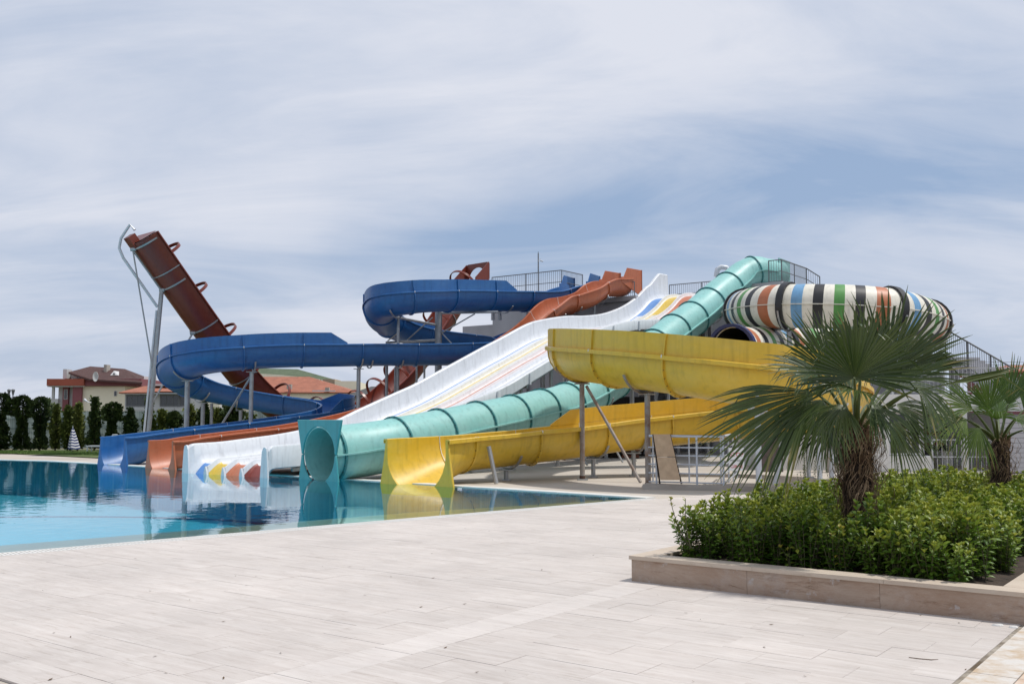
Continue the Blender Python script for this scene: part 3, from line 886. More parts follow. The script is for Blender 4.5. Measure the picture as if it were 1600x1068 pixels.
for wx0, wx1 in ((x1, x1+.62), (x1+.66, x2-.30)):
    fr_ = empty('window', (wx0, YB+.05, .5)); fr_.parent = bar
    w = wx1 - wx0
    mb = MB()
    for lo, hi in (((0,0,0),(w,.08,.06)), ((0,0,1.26),(w,.08,1.33)), ((0,0,.061),(.06,.08,1.259)), ((w-.06,0,.061),(w,.08,1.259))): mb.box(lo, hi)
    mb.build('window_frame', M['frame'], fr_)
    mb = MB(); mb.box((.061,.03,.061),(w-.061,.045,1.259)); mb.build('pane', M['pane'], fr_)
# open passage with shelves seen behind the gate
M['brick'] = mat('brown_red_panel', (0.20, 0.07, 0.04), 0.8, noise=(5, 0.2))
for z_ in (1.72, 1.08, .72):
    fbox('shelf', M['brick'], (x2+.4, YB+3.2, z_), (x3-.1, YB+3.5, z_+.09))
fbox('counter', M['renderw'], (x2+1.3, YB+2.2, 0), (x3-.3, YB+2.9, .55))
fbox('back_panel', M['pane'], (x2+.16, YB+4.5, .0), (x3+.6, YB+4.598, 1.8))
for k_, (xx, zz, w) in enumerate(((.5, 1.2, .55), (1.35, 1.2, .4), (.45, .82, .5), (1.2, .82, .35))):
    fbox('board', M['steelw'], (x2+xx, YB+3.35, zz), (x2+xx+w, YB+3.38, zz+.38))
fbox('column', M['renderw'], (x2+1.0, YB+.0, 0), (x2+1.14, YB+.14, 1.85))
# louvred grey panel at far right, each board its own piece
lp = empty('slatted_screen', (X_(1556, 29.5), 29.5, 0), 0, 'grey horizontal board screen behind the small palm at right', 'screen')
for k_ in range(11):
    mb = MB(); mb.box((0, 0, .05 + k_*.145), (4.5, .03, .05 + k_*.145 + .135)); mb.build('slat', M['railing'] if 0 else M['render'], lp)
mb = MB(); mb.box((-.06,.031,0),(4.5,.09,1.75)); mb.build('backing', M['railing'], lp)
def frail(name, p, q, h, label, nb=.13, z=0, m=M['railw']):
    return railing(name, [p, q], h, label, m, nb)
frail('terrace_railing', (X_(1395, 31), YB+.05, 2.38), (X_(1720, 31), YB+.05, 2.38), .82, 'pale vertical bar railing along the terrace of the white building')
frail('gate_railing', (X_(1453, 29.6), 29.6, 0), (X_(1544, 29.6), 29.6, 0), 1.0, 'pale barred gate across the passage left of the small palm', .14)
# grey mass under the stairs
gm = MB(); gm.box((X_(1400, 40), 40, 0), (X_(1475, 40), 44, 3.4)); 
tag(gm.build('stair_core', M['render']), 'grey rendered wall block behind the terrace railing', 'wall')
# ground floor wall behind the yellow slide, beige
gw = empty('pump_room', (0,0,0), 0, 'beige rendered ground floor room behind the slide posts', 'building')
fbox('wall', M['renderw'], (X_(1205, 32), 32, -.02), (X_(1345, 32), 37, 2.3), gw)
fbox('door_panel', mat('dark_stained_panel', (.12,.10,.10), .8, noise=(4,.4)), (X_(1182, 31), 31.0, -.02), (X_(1221, 31), 31.1, 1.3), gw)
fbox('corner_pillar', M['concrete'], (X_(1293, 30.5), 30.5, -.02), (X_(1312, 30.5), 30.9, 2.2), gw)

# ---------------------------------------------------------------- slide building kit
def useq(r, e, n=14):
    pts = [(-r, 0.0)]
    if e > 0.02: pts.append((-r, -e))
    for i in range(1, n):
        w = math.pi * i / n
        pts.append((-r * math.cos(w), -e - r * math.sin(w)))
    if e > 0.02: pts.append((r, -e))
    pts.append((r, 0.0))
    return pts
def trough_sec(r, e, t=.028, w=.10, n=14):
    lp_ = .042 if w > .13 else 0
    inner = useq(r, e, n)
    outer = useq(r + t, e, n)[::-1]
    rt_ = [(r+.015, .012), (r+w-.02, .012), (r+w, -.004), (r+w, -.05-lp_), (r+w-.018, -.055-lp_), (r+w-.02, -.03), (r+t+.001, -.03)]
    lt = [(-a, b) for a, b in rt_[::-1]]
    return inner + rt_ + outer[1:-1] + lt
def path_frames(pts, ds=.22):
    P, L = cr(pts, ds)
    return frames(P), L
def interp(F, s):
    """frame at fractional index"""
    i = min(int(s), len(F)-2); f = s - i
    a, b = F[i], F[i+1]
    return tuple(a[k].lerp(b[k], f) for k in range(4))
def slab_frames(F, s, half, step):
    """two frames a distance apart around fractional index s"""
    p, t, sd, up = interp(F, s)
    return [(p - t*half, t, sd, up), (p + t*half, t, sd, up)]
def find_px(F, px, i0=0, i1=None):
    i1 = i1 or len(F)
    best = min(range(i0, i1), key=lambda i: abs(800 + FPX * F[i][0].x / F[i][0].y * 0.99 - px))
    return best
def rib(name, mats, root, F, s, r, e, depth=.06, half=.02, bolts=True, top=True, n=14, over=True):
    mb = MB()
    inn = useq(r + .026, e, n); outp = useq(r + .026 + depth, e, n)[::-1]
    inn = [(a, min(b, -.056)) for a, b in inn]; outp = [(a, min(b, -.056)) for a, b in outp]
    sec = inn + outp
    Fs = slab_frames(F, s, half, 1)
    sweep(mb, Fs, sec, True)
    if bolts:
        p, t, sd, up = Fs[0]
        q, _, _, _ = Fs[1]
        rr = r + .026 + depth * .55
        for i in range(1, 12):
            w = math.pi * i / 12
            c = sd * (-rr * math.cos(w)) + up * (-e - rr * math.sin(w))
            mb.box((-.012, -.012, -.008), (.012, .012, .008), 1, Matrix.Translation(p - t*.004 + c))
            mb.box((-.012, -.012, -.008), (.012, .012, .008), 1, Matrix.Translation(q + t*.004 + c))
    return mb.build(name, mats, root)
def flume(root, F, m, r, e, seg, raised=(), seal=None, ribm=None, bolts=True, n=14, i0=0, ribd=.06, w=.10, dip=0, rfl=0):
    step = max(2, int(round(seg / .22)))
    sec0 = trough_sec(r, e, n=n, w=w)
    i = i0; last = len(F) - 1
    def sec_at(i):
        if dip <= 0: return sec0
        k = (i - (last - 9)) / 9
        return sec0 if k <= 0 else trough_sec(r + rfl*k*k, e + (dip - rfl)*k*k*(3-2*k), n=n, w=w)
    cuts = [i0]
    while i + step * 1.4 < last:
        i += step; cuts.append(i)
    cuts.append(last)
    for a, b in zip(cuts[:-1], cuts[1:]):
        mb = MB(); sweep(mb, F[a:b+1], (lambda i, a=a: sec_at(i + a)), True, cap=True if (a == i0 or b == last) else False)
        mb.build('flume_section', m, root, smooth=40)
    for c in cuts[1:-1]:
        rib('joint_flange', [ribm or m, M['bolt']], root, F, c, r, e, ribd, .022, bolts, n=n)
        if seal:
            mb = MB()
            inn = useq(r - .003, e, n)
            outp = useq(r + .004, e, n)[::-1]
            sweep(mb, slab_frames(F, c, .008, 1), inn + outp, True)
            inn = [(r-.004, .002), (r-.004, .018), (r+w+.004, .018), (r+w+.004, -.05), (r+w-.001, -.05), (r+w-.001, .0125), (r+.01, .0125)]
            for sg in (1, -1):
                sweep(mb, slab_frames(F, c, .012, 1), [(sg*a_, b_) for a_, b_ in inn][::sg], True)
            mb.build('joint_seal', seal, root)
    for (a, b, side, h) in raised:
        a = int(a); b = int(b)
        sub = F[a:b+1]; nn2 = len(sub)
        def hsec(i, side=side, h=h, nn2=nn2):
            k = min(i, nn2-1-i) * .22
            hh = h * min(1, .12 + k / .75)
            q = [(r, .0125), (r, hh), (r+.028, hh+.004), (r+.028, .0125)]
            if side < 0: q = [(-u, v) for u, v in q][::-1]
            return q
        # split at the same joints as the flume
        cc = [a] + [c for c in cuts if a < c < b] + [b]
        for u, v in zip(cc[:-1], cc[1:]):
            mb = MB(); sweep(mb, F[u:v+1], (lambda i, u=u: hsec(i + u - a)), True, cap=True)
            mb.build('raised_wall', m, root, smooth=40)
            if v != b:
                hh = h * min(1, .12 + min(v-a, b-v)*.22/.75)
                q = [(r+.029, .0), (r+.029, hh), (r+.075, hh), (r+.075, .0)]
                if side < 0: q = [(-x, y) for x, y in q][::-1]
                mb = MB(); sweep(mb, slab_frames(F, v, .022, 1), q, True); mb.build('wall_joint', ribm or m, root)
    return cuts
def exit_plate(root, fr, m, r, e, th=.05, flare=.32, topw=.09, bottom=None, n=14, name='exit_panel'):
    """end panel between the U of the flume and a trapezoid that stands in the water"""
    p, t, sd, up = fr
    up = Vector((0, 0, 1)); 
    u_ = useq(r, e, n)
    H = e + r
    bot = -(p.z - WZ) - .25 if bottom is None else bottom
    outer = []
    k = len(u_)
    mb = MB()
    R = .10
    def outl(f):
        # f 0..1 from left rim down round the bottom to right rim
        W0, W1 = r + topw, r + topw + flare
        if f < .5:
            g_ = f / .36
            if g_ < 1: return (-(W0 + (W1-W0) * g_**1.3), .0 + (bot) * g_)
            h_ = (f - .36) / .14
            return (-W1 * (1 - h_), bot)
        a_, b_ = outl(1 - f - 1e-9 if f < 1 else 0)
        return (-a_, b_)
    vs_i = []; vs_o = []
    for i, (a_, b_) in enumerate(u_):
        f = i / (k - 1)
        oa, ob = outl(f)
        vs_i.append((a_, b_)); vs_o.append((oa, ob))
    # round the top corners
    for s_ in (0, -1):
        sgn = -1 if s_ == 0 else 1
    front = p - t*0
    verts = []
    for off in (0, -th):
        for (a_, b_) in vs_i: verts.append(p - t*off*-1 + sd*a_ + up*b_)
        for (a_, b_) in vs_o: verts.append(p - t*off*-1 + sd*a_ + up*b_)
    fs = []
    for i in range(k-1):
        fs.append((i, i+1, k+i+1, k+i)); fs.append((2*k+i, 3*k+i, 3*k+i+1, 2*k+i+1))
        fs.append((i, 2*k+i, 2*k+i+1, i+1)); fs.append((k+i, k+i+1, 3*k+i+1, 3*k+i))
    fs.append((0, k, 3*k, 2*k)); fs.append((k-1, 3*k-1, 4*k-1, 2*k-1))
    mb.add(verts, fs)
    o = mb.build(name, m, root, smooth=35)
    bv = o.modifiers.new('bevel', 'BEVEL'); bv.width = .015; bv.segments = 2; bv.limit_method = 'ANGLE'; bv.angle_limit = rad(50)
    return o
def post(root, x, y, ztop, r=.075, base=True, m=None, zb=0.0, name='support_post'):
    mb = MB(); mb.tube((x, y, zb+.02), (x, y, ztop), r, n=14)
    o = mb.build(name, m or M['steel'], root, smooth=40)
    if base:
        mb = MB(); mb.box((x-r*2.0, y-r*2.0, zb-.014), (x+r*2.0, y+r*2.0, zb+.02))
        mb.build('base_plate', M['steel'], root)
    return o
def cradle(root, F, i, r, e, a0=20, a1=120, m=None, name='support_strap', off=.10, ww=.03):
    """steel strap hugging the underside"""
    mb = MB(); p, t, sd, up = F[i]
    rr = r + off
    inn = []; ou = []
    for k in range(11):
        w = rad(a0 + (a1-a0) * k / 10)
        inn.append((-rr*math.cos(w), -e - rr*math.sin(w))); ou.append((-(rr+.035)*math.cos(w), -e-(rr+.035)*math.sin(w)))
    sweep(mb, [(p-t*ww, t, sd, up), (p+t*ww, t, sd, up)], inn + ou[::-1], True)
    return mb.build(name, m or M['steel'], root, smooth=40)
def support(root, F, i, r, e, pr=.075, m=None, strap=(35, 150), zb=0.0, off=.10):
    p = F[i][0]
    cradle(root, F, i, r, e, *strap, m=m, off=off)
    zt = p.z - e - r - off - .05
    mb = MB(); mb.box((p.x-.2, p.y-.13, zt), (p.x+.2, p.y+.13, zt+.025)); mb.build('head_plate', m or M['steel'], root)
    if zt > zb + .1: post(root, p.x, p.y, zt, pr, m=m, zb=zb)
    return Vector((p.x, p.y, zt))
def brace(root, p, q, r=.035, m=None, name='brace'):
    mb = MB(); mb.tube(p, q, r, n=8); return mb.build(name, m or M['steel'], root, smooth=40)

# ---------------------------------------------------------------- blue serpentine flume
blue = empty('water_slide', (0,0,0), 0, 'long open blue flume winding in two loops down to the pool', 'water slide')
BL = [(908,51.0,444),(896,50.2,446),(880,49.4,450),(860,48.6,456.5),(800,46.9,457),(740,45.2,456),(690,43.8,455.5),(645,42.3,457.5),
      (612,42.1,463),(596,43.3,474),(598,45.0,489),(620,46.5,502),(655,47.4,513),(700,48.0,520),(745,48.3,525),(785,48.1,529),
      (806,46.9,531.5),(808,45.3,533.5),(785,44.2,535.5),(745,43.7,537),(700,43.3,538.5),(640,42.7,539),(570,42.0,539),(513,41.4,539.5),
      (450,40.8,540),(391,40.2,542.5),(340,39.8,547),(302,40.1,554),(279,41.3,565),(276,43.0,577),(292,44.6,587),(322,45.6,596),
      (365,46.2,605),(420,46.4,615),(475,46.3,623),(512,45.9,628),(528,44.9,632),(522,43.7,637),(488,42.5,645),(440,41.2,651.5),(390,40.0,658),(300,38.0,668.5),(225,36.5,677.5),(190,35.75,682)]
pts = [at(*((p[0], p[2], p[1]))) for p in BL]
pts.append(pts[-1] + Vector((-.62, -.78, -.03)) * .35)
FB, LB = path_frames(pts)
BR, BE = .70, .16
iA = find_px(FB, 790, 0, len(FB)//4)
# index helpers by nearest control point
def near_i(F, p):
    return min(range(len(F)), key=lambda i: (F[i][0] - p).length)
ci = [near_i(FB, p) for p in pts]
flume(blue, FB, M['blue'], BR, BE, 2.35, raised=[(iA, ci[13], -1, .48), (ci[15]-3, ci[18], -1, .5), (ci[22]+4, ci[31], -1, .48), (ci[34]+2, ci[38]-2, -1, .42)], seal=M['joint'], bolts=False, dip=FB[-1][0].z + .22 - BR - BE, rfl=.06)
exit_plate(blue, FB[-1], M['blue'], BR+.06, FB[-1][0].z + .22 - BR - .06, .07, .24, .06)
# start housing: stepped side walls
def start_box(root, F, m, r, w, h, L=1.2, n0=0, back=False):
    p, t, sd, up = F[n0]; up = Vector((0,0,1)); t = Vector((t.x, t.y, 0)).normalized()
    for s_ in (-1, 1):
        pr = [(-.9, -.85), (L, -.25), (L, .02), (L*.72, .05), (L*.35, h), (-.9, h)]
        v = []
        for dx_ in (s_*(r+.02), s_*(r+.07)):
            for a_, b_ in pr: v.append(p + t*a_ + sd*dx_ + up*b_)
        k = len(pr)
        fs = [tuple(range(k)), tuple(range(2*k-1, k-1, -1))] + [(i, k+i, k+(i+1)%k, (i+1)%k) for i in range(k)]
        mb = MB(); mb.add(v, fs); o = mb.build('start_wall', m, root)
        bv = o.modifiers.new('bevel', 'BEVEL'); bv.width = .02; bv.segments = 2
    for s_ in (-1, 1):
        mb = MB(); q0 = p - t*.9 + sd*(s_*(r+.02)); mb.box((-.06,-.06,-.85),(.06,.06,h), 0, Matrix.Translation(q0) ); mb.build('start_post', m, root)
start_box(blue, FB, M['blue'], BR, .1, .5, .8, 1)
# main column with arms, plus slimmer posts
q = at(685, 540, 45.6); post(blue, q.x, q.y, at(0, 483, 45.6).z, .165)
c0 = Vector((q.x, q.y, 0))
def zpx(py, d): return at(800, py, d).z
def arm(root, px0, py0, d0, px1, py1, d1, r=.045, name='support_arm', m=None):
    return brace(root, at(px0, py0, d0), at(px1, py1, d1), r, m, name)
arm(blue, 613, 494, 43.5, 684, 508, 45.6, .055); arm(blue, 686, 489, 45.6, 778, 487, 45.0, .055)
arm(blue, 603, 535, 46.2, 684, 531, 45.6, .055); arm(blue, 684, 569, 45.6, 760, 568, 44.0, .06)
arm(blue, 688, 521, 45.6, 742, 490, 45.2, .03); arm(blue, 636, 531, 46, 676, 496, 45.6, .03); arm(blue, 690, 520, 45.6, 706, 537, 45, .03)
arm(blue, 606, 532, 46, 622, 520, 44, .03)
for px, d, yt in ((621.5, 43.3, 496), (618, 43.9, 573), (604, 43.5, 570), (651, 47.0, 565), (663, 47.0, 566), (845, 48.0, 484)):
    q = at(px, 600, d); post(blue, q.x, q.y, zpx(yt, d), .065 if px < 640 else .05)
for px in (560, ):
    i = find_px(FB, px, ci[21], ci[24]); support(blue, FB, i, BR, BE, .085)
for px in (618,):
    i = find_px(FB, px+10, ci[19], ci[22]); cradle(blue, FB, i, BR, BE, 40, 140)
i = find_px(FB, 393, ci[24], ci[26]); h1 = support(blue, FB, i, BR, BE, .085)
arm(blue, 391, 590, 40.2, 345, 665, 41.5, .045)
i = find_px(FB, 297, ci[26], ci[28]); support(blue, FB, i, BR, BE, .10)
i = find_px(FB, 322, ci[29], ci[33]); p_ = support(blue, FB, i, BR, BE, .09); post(blue, p_.x+.28, p_.y+.4, p_.z, .07)
i = find_px(FB, 378, ci[31], ci[34]); support(blue, FB, i, BR, BE, .08)
i = find_px(FB, 500, ci[33], ci[36]); support(blue, FB, i, BR, BE, .07)
i = find_px(FB, 545, ci[33], ci[36]); support(blue, FB, i, BR, BE, .07)
for px in (425, 330, 250):
    i = find_px(FB, px, ci[38], len(FB)); support(blue, FB, i, BR, BE, .06)
cradle(blue, FB, find_px(FB, 615, 0, ci[9]), BR, BE, 40, 120); cradle(blue, FB, find_px(FB, 785, 0, ci[5]), BR, BE, 40, 120)
cradle(blue, FB, find_px(FB, 578, ci[20], ci[24]), BR, BE, 40, 120)

# ---------------------------------------------------------------- orange wavy slide
orange = empty('water_slide', (0,0,0), 0, 'orange brown open slide with wavy upper part next to the blue flume', 'water slide')
OX = Vector((-11.5, 32.7, 0)); Dor = Vector((.697, .717, 0)); Sor = Vector((.717, -.697, 0))
def OP(t, z, lat=0.0): 
    q = OX + Dor*t + Sor*lat; return Vector((q.x, q.y, z))
top = []
for (px, py, lat) in ((972, 437, 0), (961, 437.5, 0), (946, 437.5, .05), (932, 443, .1), (918, 453, .12), (893, 461.5, -.02), (873, 465.5, -.05), (848, 484, .12), (832, 499, .1), (800, 524, 0)):
    q0 = OX + Sor*lat
    t_, z_ = on_line(px, py, q0, Dor); top.append(OP(t_, z_, lat))
low = []
for (px, py) in ((440, 666.5), (400, 671), (300, 683)):
    t_, z_ = on_line(px, py, OX, Dor); low.append(OP(t_, z_))
tt = (top[-1] - OX).length
pts = top + [OP(14.0, 4.05), OP(11.0, 2.75), OP(8.0, 1.9)] + low + [OP(.6, .92), OP(0, .90)]
FO, LO = path_frames(pts)
flume(orange, FO, M['orange'], .66, .16, 2.3, seal=M['joint'], bolts=False, w=.12, dip=FO[-1][0].z + .22 - .82, rfl=.12)
exit_plate(orange, FO[-1], M['orange'], .78, FO[-1][0].z + .22 - .78, .07, .26, .07)
start_box(orange, FO, M['orange'], .66, .1, .52, .75, 1)
for px in (930, 893, 860):
    i = find_px(FO, px, 0, len(FO)//2); support(orange, FO, i, .66, .16, .06)
for px in (420, 340):
    i = find_px(FO, px, len(FO)//2, len(FO)); support(orange, FO, i, .66, .16, .05)

# ---------------------------------------------------------------- white four lane slide
white = empty('water_slide', (0,0,0), 0, 'wide white four lane slide with coloured stripes between orange and teal slides', 'water slide')
WL0 = Vector((-9.70, 30.0, 0)); DW = Vector((.63, .777, 0)).normalized(); SW = Vector((DW.y, -DW.x, 0))
prof = []
for (px, py) in ((463,673),(519,659),(560,640),(613,616),(652,598.5),(713,565),(760,539.5),(779,530),(828.5,504),(852.8,498),(884,493.3),(914.6,492.7),(945,489),(976,477),(997,462)):
    prof.append(on_line(px, py, WL0, DW))
prof = [(0, .88), (.3, .885), (.7, .90), (1.1, .915), (2.5, 1.04)] + [p for p in prof if p[0] > 3.4]
tend = prof[-1][0]
prof += [(tend+1.0, prof[-1][1]+.62), (tend+1.9, 8.62), (tend+2.9, 8.66)]
PITCHW, WB = .86, 3.44
def wdip(s): return .42*max(0, 1 - s/.42)**1.3
def woff(s): return .60 + .20*min(1, max(0, (s-3)/8))
cpts = []
for t_, z_ in prof:
    q = WL0 + DW*t_ + SW*(WB/2+.12)
    cpts.append(Vector((q.x, q.y, z_ - woff(t_))))
FW, LW = path_frames(cpts[::-1], .25)          # from the top down; right of travel points the other way
nW = len(FW)
FW = FW[:-4] + [interp(FW, len(FW)-4 + k_/4) for k_ in range(0, 13)]
nW = len(FW); TL = [sum(((FW[k+1][0]-FW[k][0]).length for k in range(i, nW-1))) for i in range(nW)]
FW = [(p_ - Vector((0, 0, wdip(TL[i_]))), t_, s_, u_) for i_, (p_, t_, s_, u_) in enumerate(FW)]
FW = [(p_, Vector((t_.x, t_.y, 0)).normalized(), sd_, Vector((0,0,1))) for (p_, t_, sd_, u_) in FW]
def wsec(i):
    s = TL[i]; top_ = TL[0] - s
    D_ = wdip(s); hl = woff(s) + max(0, min(1, (1.7 - top_)/.9)) * .55
    hl += wdip(s)
    if s < .3: hl = hl - .12 + math.sqrt(max(0, .3**2 - (.3 - s)**2)) * .12/.3
    hr = (woff(s) if s < 5 else max(.38, woff(s) - (s-5)*.07)) + wdip(s)
    if s < .3: hr = hl
    W2 = WB / 2
    P = []
    # travelling down: right of travel = far/left wall as photographed
    P += [(-W2-.30, hr-.42 if s > 3 else hr-.62), (-W2-.30, hr-.05), (-W2-.26, hr), (-W2-.14, hr), (-W2-.09, hr-.05), (-W2-.05, .28), (-W2+.02, .10), (-W2+.10, .03)]
    for k in range(4):
        c = -W2 + PITCHW*(k+.5)
        P += [(c-.30, .012), (c-.262, 0.0), (c+.262, 0.0), (c+.305, .012)]
        if k < 3: P += [(c+.355, .06+D_*.3), (c+.40, .17+D_*.45), (c+.43, .185+D_*.45), (c+.46, .17+D_*.45), (c+.505, .06+D_*.3)]
    P += [(W2-.10, .03), (W2-.02, .10), (W2+.05, .28), (W2+.09, hl-.05), (W2+.14, hl), (W2+.22, hl), (W2+.25, hl-.05), (W2+.25, hl-.10), (W2+.14, hl-.09), (W2+.09, .1), (W2+.02, -.06)]
    P += [(-W2-.02, -.06), (-W2-.12, hr-.46 if s > 3 else hr-.66)]
    return P
secN = len(wsec(20))
LANES = [('lane_r', 'white', 'lane_r'), ('lane_o', 'pale_r', 'lane_o'), ('lane_y', 'pale_y', 'lane_y'), ('lane_b', 'white', 'lane_b')]
wm = [M['white'], M['lane_b'], M['lane_y'], M['lane_o'], M['lane_r'], M['pale_y'], M['pale_r']]
idx = {'white': 0, 'lane_b': 1, 'lane_y': 2, 'lane_o': 3, 'lane_r': 4, 'pale_y': 5, 'pale_r': 6}
def wmi(off):
    def f(i, k):
        s = TL[i+off]; top_ = TL[0] - s
        j = k - 8
        if j < 0: return 0
        lane_, r_ = divmod(j, 9)
        if lane_ > 3 or (lane_ == 3 and r_ > 2): return 0
        sat, pale, line = LANES[lane_]
        if s < .5 and r_ in (0, 2, 3): return idx[sat]
        if s < .5 and r_ == 8 and lane_ < 3: return idx[LANES[lane_+1][0]]
        if r_ == 1:
            if s < .5 or .9 < top_ < 3.6: return idx[sat]
            return idx[pale]
        if r_ == 2 and lane_ < 4: return idx[line] if s > 4 and lane_ != 0 else idx[pale]
        if r_ in (3, 4): return idx[pale] if s > 3 else 0
        return 0
    return f
cut = list(range(0, nW-12, 10)) + [nW-1]
for a_, b_ in zip(cut[:-1], cut[1:]):
    mb = MB(); sweep(mb, FW[a_:b_+1], (lambda i, a_=a_: wsec(i+a_)), True, mi=wmi(a_), cap=(b_ == nW-1 or a_ == 0))
    mb.build('slide_section', wm, white, smooth=40)
# brackets and under frame on the right hand flank
for i in range(6, nW-12, 8):
    p, t, sd, up = FW[i]
    W2 = WB/2
    hr = max(.38, woff(TL[i]) - max(0, TL[i]-5)*.07)
    mb = MB()
    Fs = slab_frames(FW, i, .03, 1)
    sweep(mb, Fs, [(-W2-.36, hr-.47), (-W2-.36, hr-.06), (-W2-.303, hr-.06), (-W2-.303, hr-.47)], True)
    mb.build('flank_bracket', M['white'], white)
    mb = MB()
    q0 = p + sd*(-W2-.2) - up*.16; q1 = p + sd*(W2+.1) - up*.16
    mb.bar(q0, q1, .1, .14); mb.build('cross_beam', M['steel'], white)
    for s_ in (-W2+.1, W2-.1):
        q = p + sd*s_ - up*.2
        if q.z > .5: post(white, q.x, q.y, q.z, .06 if q.z < 3 else .075)
mb = MB(); pp = [FW[i][0] + FW[i][2]*(-WB/2-.05) - FW[i][3]*.14 for i in range(2, nW-10, 4)]
for a_, b_ in zip(pp[:-1], pp[1:]): mb.bar(a_, b_, .07, .10)
mb.build('side_beam', M['steel'], white)
for (i, j) in ((24, 34), (40, 50), (56, 64)):
    if j < nW:
        p, q = FW[i], FW[j]
        a_ = p[0] - p[2]*(WB/2-.1) - Vector((0,0,.3)); b_ = q[0] - q[2]*(WB/2-.1); b_ = Vector((b_.x, b_.y, .1))
        brace(white, a_, b_, .035)
# front frames and lane noses at the water
p, t, sd, up = FW[-1]
up = Vector((0,0,1)); t = Vector((t.x, t.y, 0)).normalized()
def wedge(root, u0, u1, w0, w1, zt, m, th=.06, L=.25, name='end_panel'):
    """upright end panel: top edge u0..u1, foot w0..w1"""
    zb = WZ - .25 - p.z
    z1_ = zt
    prf = [(w0, zb), (u0, z1_-.14), (u0+(.05 if u0 < u1 else -.05), z1_-.03), ((u0+u1)/2, z1_), (u1-(.03 if u0 < u1 else -.03), z1_-.03), (u1, z1_-.14), (w1, zb)]
    v = [p + t*.002 + sd*a_ + up*b_ for a_, b_ in prf] + [p + t*th + sd*a_ + up*b_ for a_, b_ in prf]
    k = len(prf)
    mb = MB(); mb.add(v, [tuple(range(k)), tuple(range(2*k-1, k-1, -1))] + [(i, (i+1)%k, k+(i+1)%k, k+i) for i in range(k)])
    return mb.build(name, m, root, smooth=50)
hl_ = .50
for s_ in (1, -1):
    wedge(white, s_*(WB/2+.07), s_*(WB/2+.28), s_*(WB/2-.02), s_*(WB/2+.36), .98, M['white'])
for k in range(3):
    c = -WB/2 + PITCHW*(k+1)
    wedge(white, c-.06, c+.06, c-.13, c+.13, .375, M['white'], th=.07)

# ---------------------------------------------------------------- tubes
def ringsec(r0, r1, n=28):
    return r0, r1
def tube_part(mb, F, r, n=28, mi=0, th=.025, inner=None):
    vs = []; 
    for (p, t, sd, up) in F:
        for rr in (r, r-th):
            for k in range(n):
                w = 2*math.pi*k/n
                vs.append(p + sd*(rr*math.cos(w)) + up*(rr*math.sin(w)))
    fs = []; ms = []
    for i in range(len(F)-1):
        b0, b1 = i*2*n, (i+1)*2*n
        mm = mi(i) if callable(mi) else mi
        for k in range(n):
            k2 = (k+1) % n
            fs.append((b0+k, b1+k, b1+k2, b0+k2)); ms.append(mm)
            fs.append((b0+n+k, b0+n+k2, b1+n+k2, b1+n+k)); ms.append(mm if inner is None else inner)
    for b0, fl in ((0, 0), ((len(F)-1)*2*n, 1)):
        for k in range(n):
            k2 = (k+1) % n
            q = (b0+k, b0+k2, b0+n+k2, b0+n+k)
            fs.append(q if not fl else q[::-1]); ms.append(mi(0) if callable(mi) else mi)
    mb.add(vs, fs, ms)
def ring(root, F, s, r, depth, half, m, name='joint_ring', bolts=True, n=28):
    mb = MB(); Fs = slab_frames(F, s, half, 1)
    vs = []
    for (p, t, sd, up) in Fs:
        for rr in (r+.001, r+depth):
            for k in range(n):
                w = 2*math.pi*k/n; vs.append(p + sd*(rr*math.cos(w)) + up*(rr*math.sin(w)))
    fs = []
    for k in range(n):
        k2 = (k+1) % n
        fs += [(k, k2, n+k2, n+k), (2*n+k, 3*n+k, 3*n+k2, 2*n+k2), (n+k, n+k2, 3*n+k2, 3*n+k), (k, 2*n+k, 2*n+k2, k2)]
    mb.add(vs, fs, 0)
    if bolts:
        for q_, sg in ((Fs[0], -1), (Fs[1], 1)):
            p, t, sd, up = q_
            for k in range(24):
                w = 2*math.pi*(k+.5)/24; rr = r + depth*.55
                mb.box((-.013,-.013,-.01),(.013,.013,.01), 1, Matrix.Translation(p + t*(.004*sg) + sd*(rr*math.cos(w)) + up*(rr*math.sin(w))))
    return mb.build(name, [m, M['bolt']], root, smooth=40)
def seam(root, F, r, m, w=.07, t=.022, name='seam_flange'):
    for s_ in (1, -1):
        mb = MB(); q = [(s_*(r-.01), -t), (s_*(r+w), -t), (s_*(r+w), t), (s_*(r-.01), t)]
        if s_ < 0: q = q[::-1]
        sweep(mb, F, q, True, cap=True); mb.build(name, m, root)

teal = empty('water_slide', (0,0,0), 0, 'turquoise closed tube slide with square flared mouth at the pool', 'water slide')
RT = .74
TP = [(1213, 47.2, 430), (1196, 46.6, 428), (1179, 46.2, 425), (1163, 46.0, 431), (1148, 45.6, 443), (1123, 44.7, 462), (1095, 43.6, 487), (1051, 41.6, 520), (1010, 39.9, 553), (970, 38.4, 583),
      (935, 37.0, 606), (900, 35.7, 625), (868, 34.5, 637.5), (840, 33.5, 644), (812, 32.6, 651), (780, 31.7, 658), (735, 30.6, 668), (690, 29.6, 678), (640, 28.6, 688.5), (600, 27.9, 697), (560, 27.45, 703.0), (528, 27.0, 707.0), (500, 26.6, 710.0)]
pts = [at(a_, c_, b_) for a_, b_, c_ in TP]
FT, LT = path_frames(pts)
step = 8
cuts = list(range(0, len(FT)-1, step)); 
if len(FT)-1-cuts[-1] < 4: cuts[-1] = len(FT)-1
else: cuts.append(len(FT)-1)
for a_, b_ in zip(cuts[:-1], cuts[1:]):
    mb = MB(); tube_part(mb, FT[a_:b_+1], RT); mb.build('tube_section', M['teal'], teal, smooth=40)
for c in cuts[1:-1]: ring(teal, FT, c, RT, .06, .022, M['tealdk'])
seam(teal, FT[4:], RT, M['teal'], .08)
